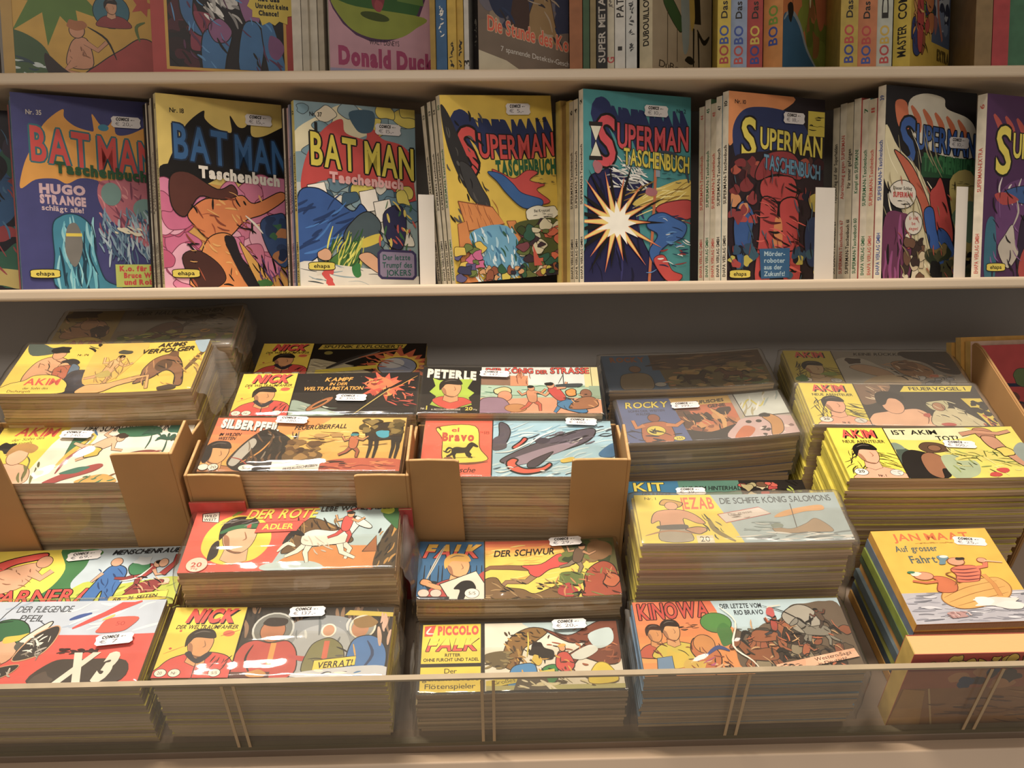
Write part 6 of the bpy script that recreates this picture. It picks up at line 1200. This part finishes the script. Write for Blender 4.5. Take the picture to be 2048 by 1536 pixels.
row_behind(9.45, YB, ZM, D2R(22), [(t0,), (.9, CR2, '#3a4a44', st(BLK, num='4')), (.9, CR3, '#2c3a4c', st(BLK, num='6')), (1.0, '#b8a04a', '#c9a83a', None), (.9, '#8a6a2c', '#5a3a24', None), (1.1, '#c8b04c', '#b8923a', None)], ('cream or yellow', 'teal starburst cover'), h=18.4)
upright(23.75, YB, ZM, D2R(24), 12.4, 18.45, t0, CR, '#241c22', 'dark paperback with yellow title over tall red columns', pb_robot(), st(BLK, num='10'), price=('€ 18,-', 66, 17))
row_behind(23.75, YB, ZM, D2R(24), [(t0,), (.9, CR, '#2c5a6c', st(BLK, num='47')), (.9, CR2, '#8c4a34', st(REDL, num='48')), (.9, CR, '#3c5a3a', st(GRN, num='45')), (.9, CR2, '#6a2c30', st(REDL, num='44'))], ('cream', 'red columns cover'), h=18.1)
upright(39.3, YB, ZM, D2R(22), 12.4, 18.9, 1.0, CR, '#1c191c', 'dark paperback with faded blue title and a pale diagonal sweep', pb_dark(), st('#2c4a8c', num='39'), price=('€ 10,-', 80, 40))
row_behind(39.3, YB, ZM, D2R(22), [(1.0,), (1.0, CR2, '#8c3a34', st(REDL, num='11')), (1.0, CR, '#2c6a6c', st(GRN, num='7')), (.95, CR, '#a83a30', [('SUPERMAN-Taschenbuch 60', 3, 31, GRN), ('Kampf um SUPERMAN!', 48, 24, GRN)]), (.95, CR2, '#3a3a3a', [('SUPERMAN-Taschenbuch 61', 3, 31, BLK), ('Für immer gefangen', 52, 22, BLK)]), (.95, CR, '#8a2c28', [('SUPERMAN Taschenbuch 67', 3, 31, REDL), ('Abrechnung gegen SUPERMAN', 46, 36, REDL)]), (.95, CR2, '#34302e', [('SUPERMAN-Taschenbuch 69', 3, 31, BLK), ('Psychokrieg auf der Superhelden', 45, 34, BLK)])], ('tall cream', 'pale diagonal sweep cover'), h=18.2)
upright(49.4, YB, ZM, D2R(22), 12.5, 18.0, 1.1, CR, '#4a2450', 'purple paperback with yellow title at the shelf end', pb_purple(), [('EHAPA VERLAG GMBH', 2, 22, REDL), ('SUPERMAN-EXTRA', 47, 24, REDL), ('6', 92, 2.6, REDL)])
for x_, y_, hh_, ww_, lb in ((-6.9, 93.2, 8.9, 1.6, 'blank white card standing between the red and grey cover and leaning spines'), (33.0, 93.3, 9.2, 2.4, 'blank white card standing beside the red columns cover'), (47.2, 93.0, 9.1, 1.5, 'blank white card standing before the purple cover')):
    b_ = MB(); b_.box(0, ww_, 0, .06, 0, hh_); m_ = Matrix.Rotation(.35, 4, 'Z'); m_.translation = W3(x_, y_, ZM)
    tag(obj('index_card', b_.mesh('index_card', [WHITEC]), None, m_), lb, 'card')

# top shelf
def ux(u): return -45.1 + (u - 30) * 0.0484
upright(ux(10), YB, ZT, D2R(18), 13.9, 20.0, 1.0, '#a88a48', '#c99a22', 'golden yellow cover with a red chilli boat and a green burst', pt_yellow())
upright(ux(-60), YB + .3, ZT, D2R(24), 2.6, 19.5, .9, '#6a5a40', '#4a3c2c', 'brown book edge cut off at the far end of the upper shelf')
upright(ux(302), YB, ZT, D2R(16), 13.7, 20.0, 1.2, '#a8261f', '#a8261f', 'red framed cover with blue and mauve shapes and a yellow burst', pt_redframe())
upright(ux(652), YB, ZT, D2R(18), 10.2, 20.0, .7, '#c9c0b0', '#b98a96', 'pink cover with a green disc above a magenta title', pt_pink())
upright(ux(948), YB, ZT, D2R(20), 9.6, 20.0, 1.4, '#241f1e', '#77685e', 'brown painted cover with an orange title slanting downwards', pt_komm(), [('~', 12, 14, '#8a8478')])
upright(ux(1297), YB, ZT, D2R(46), 11.0, 20.0, 1.5, '#cdbf9c', '#a8967a', 'beige cover with a thin black bird shape and a signature', pt_dub(), [('DUBOUILLON', 12, 24, BLK, 3.2)])
upright(ux(1560), YB, ZT, D2R(48), 10.6, 20.0, 2.0, '#cf8a3c', '#c06a2a', 'orange cover with green and blue waves beside a thick orange spine', pt_bobo(), [('BO', 12, 9, '#2c4a9c', 4.4), ('BO', 22, 9, '#6f9a34', 4.4)])
upright(ux(1820), YB, ZT, D2R(44), 10.2, 20.0, 1.7, '#d0b434', '#c4a42c', 'yellow comic cover with crowded animals beside a night picture', pt_master(), [('MASTER', 6, 15, BLK, 4), ('COMIC', 24, 16, BLK, 4)])
def BOB(c1, c2, tail=None): return [('BO', 3 + 0, 9, c1, 4.2), ('BO', 12.6, 9, c2, 4.2)] + ([(tail, 25, 30, BLK, 3)] if tail else [])
SP = [  # u range, spine, cover, lettering, label
 (577, 596, '#c9c0ae', None, 'off white booklet spine next to the red framed cover'), (597, 611, '#b8ae9a', None, 'greyish booklet spine, second from the red framed cover'), (612, 627, '#c4bba8', None, 'off white booklet spine, third from the red framed cover'), (628, 640, '#a89c86', None, 'grey tan booklet spine just before the pink cover'),
 (851, 862, '#a8862c', None, 'ochre spine directly beyond the pink cover'), (863, 885, '#2d5f8c', [('~', 16, 16, WH)], 'blue and white spine beyond the pink cover'), (886, 904, '#c9a42a', [('~', 2, 14, BLK, 3)], 'yellow spine with black foot lettering beside the blue spine'), (905, 918, '#c49e28', [('~', 3, 12, BLK, 3)], 'second yellow spine beyond the blue spine'), (919, 929, '#c9c4ba', [('3', 3, 3, BLK, 3)], 'narrow white spine before the brown painted cover'),
 (1131, 1157, '#9a5a28', None, 'orange brown spine beyond the brown painted cover'), (1158, 1171, '#3c5a3a', None, 'dark green spine beside the orange brown spine'), (1172, 1184, '#8c7a4c', None, 'olive tan spine beside the dark green spine'), (1185, 1206, '#1e1b1a', [('SUPER METAL', 4, 34, '#b8b0a4', 3.2)], 'black spine with pale lettering'), (1207, 1221, '#c8bea4', [('G', 4, 3, '#b8302c', 3.4), ('~', 30, 16, '#6a6258', 2.4)], 'cream spine with a red G at its foot'), (1222, 1243, '#d0ccc2', [('PAT', 26, 9, BLK, 3.4), ('1', 10, 2, BLK, 2)], 'white spine with short black lettering'), (1244, 1266, '#c6c6c0', [('~', 8, 26, '#3a3a3c', 3)], 'white spine with dark scribbled lettering and a blue edge'),
 (1429, 1455, '#c9ae2a', BOB('#a8302c', '#2c4a9c', 'Das fröhliche'), 'yellow spine with multicoloured letters beyond the beige cover'), (1456, 1489, '#8c9cb8', BOB('#b83a30', '#2c4a9c', 'Das fröhliche'), 'pale blue spine with red and blue letters'), (1490, 1521, '#a8281f', BOB('#2c3a8c', '#d0b434', 'Das fröhliche'), 'red spine with blue and yellow letters'),
 (1679, 1713, '#b89c34', BOB('#2c3a8c', '#b8302c', 'Das fröhliche'), 'yellow spine beyond the orange wave cover'), (1714, 1755, '#c0703a', BOB('#2c4a9c', '#b8302c', 'Das fröhliche'), 'orange spine with blue and red letters'), (1756, 1786, '#b9bcae', BOB('#b8302c', '#c9a42a', 'Das'), 'white and green spine before the yellow comic cover'),
 (1957, 1989, '#8a6f44', None, 'tan spine beyond the yellow comic cover'), (1990, 2021, '#a8262a', None, 'plain red spine near the shelf end'), (2022, 2060, '#3f7050', None, 'plain green spine at the shelf end')]
for u0, u1, c_, tx, lb in SP:
    th = D2R(80); t_ = (ux(u1) - ux(u0)) / math.sin(th) * 1.0 - .03
    upright(ux(u1), YB + random.Random(u0).uniform(0, .5), ZT, th, 10.5, 19.5, t_, c_, c_, lb, None, tx)

# books standing behind the cardboard divider
for k, (c_, lb) in enumerate((('#b0221f', 'red book cover with a black chair sketch, standing behind the cardboard divider'), ('#c8a48c', 'pinkish book standing behind the red chair cover'), ('#c9922c', 'ochre book standing behind the red chair cover, third of its row'), ('#b8862a', 'brownish yellow book at the back of the row behind the divider'))):
    A = None
    if k == 0:
        A = Art(147, '#b0221f').seed(191); A.limb('14,30 16,70', 5, 4, '#1f2440', None); A.limb('12,46 60,48', 4, 4, '#1f2440', None); A.limb('20,50 18,90', 3, 3, '#1b1613', None); A.limb('54,50 58,90', 3, 3, '#1b1613', None); A.b(46, 38, 12, 10, '#5a6a3a', .3, ol=K); A.blobs(30, 60, 80, 100, 12, ['#1b1613', '#6a3a2c', '#3a2a2c'], 4, 9)
    upright(52.6 - .62 * k, 96.2 + .85 * k, -20.6, D2R(14), 12.0, 13.2 + (.5, .9, 1.3, .7)[k], .78, '#c9a04c', c_, lb, A, None, pitch=-.06)

# thick paperback on edge in front of the orange picture book, and the carton the picture books lie on
b_ = MB(); b_.box(-6.4, 6.4, 0, .06, 0, 9.5, lin('#b0432c')); b_.box(-6.4, 6.4, 1.84, 1.9, 0, 9.5, lin('#b0432c')); b_.box(-6.4, -6.3, .06, 1.84, 0, 9.5, lin('#c9a84c')); b_.box(-6.3, 6.3, .06, 1.84, .1, 9.46, (1, 1, 1), 1)
tb_ = obj('thick_paperback', b_.mesh('thick_paperback', [SPINEM, plain('cream_page_block', '#dcb57c', .8, .2, 60, .93, 1.04, stretch=(4, 300, 4))]), None, tray_mat(39.2, 44.75, N0))
tag(tb_, 'thick red and yellow paperback standing on edge behind the acrylic strip', 'book')
A = Art(74, '#a8702c').seed(193); A.r(0, 0, 100, 16, '#a8382a'); A.blobs(10, 5, 72, 12, 16, ['#c9a838'], 2.4, 4, 1.2, K, .5); A.r(0, 16, 100, 34, '#b5642f'); A.blobs(34, 18, 70, 32, 12, ['#3c4a6c', '#5a4a40', '#c88a4c'], 3, 7); A.p('2,34 16,36 22,74 0,74', '#c08a34'); A.line([(18, 34), (30, 74)], 1.2, '#d8b070'); A.ink(24, 36, 98, 72, 30, ['#8a5a24', '#6a421c', '#b9843c'], 20, .05, .15, 1.6)
A.emit('cover_print', lambda u, v, h: ((u / 100 - .5) * 12.8, -h, 9.5 * (1 - v / 74)), 0, PRINT, tb_)
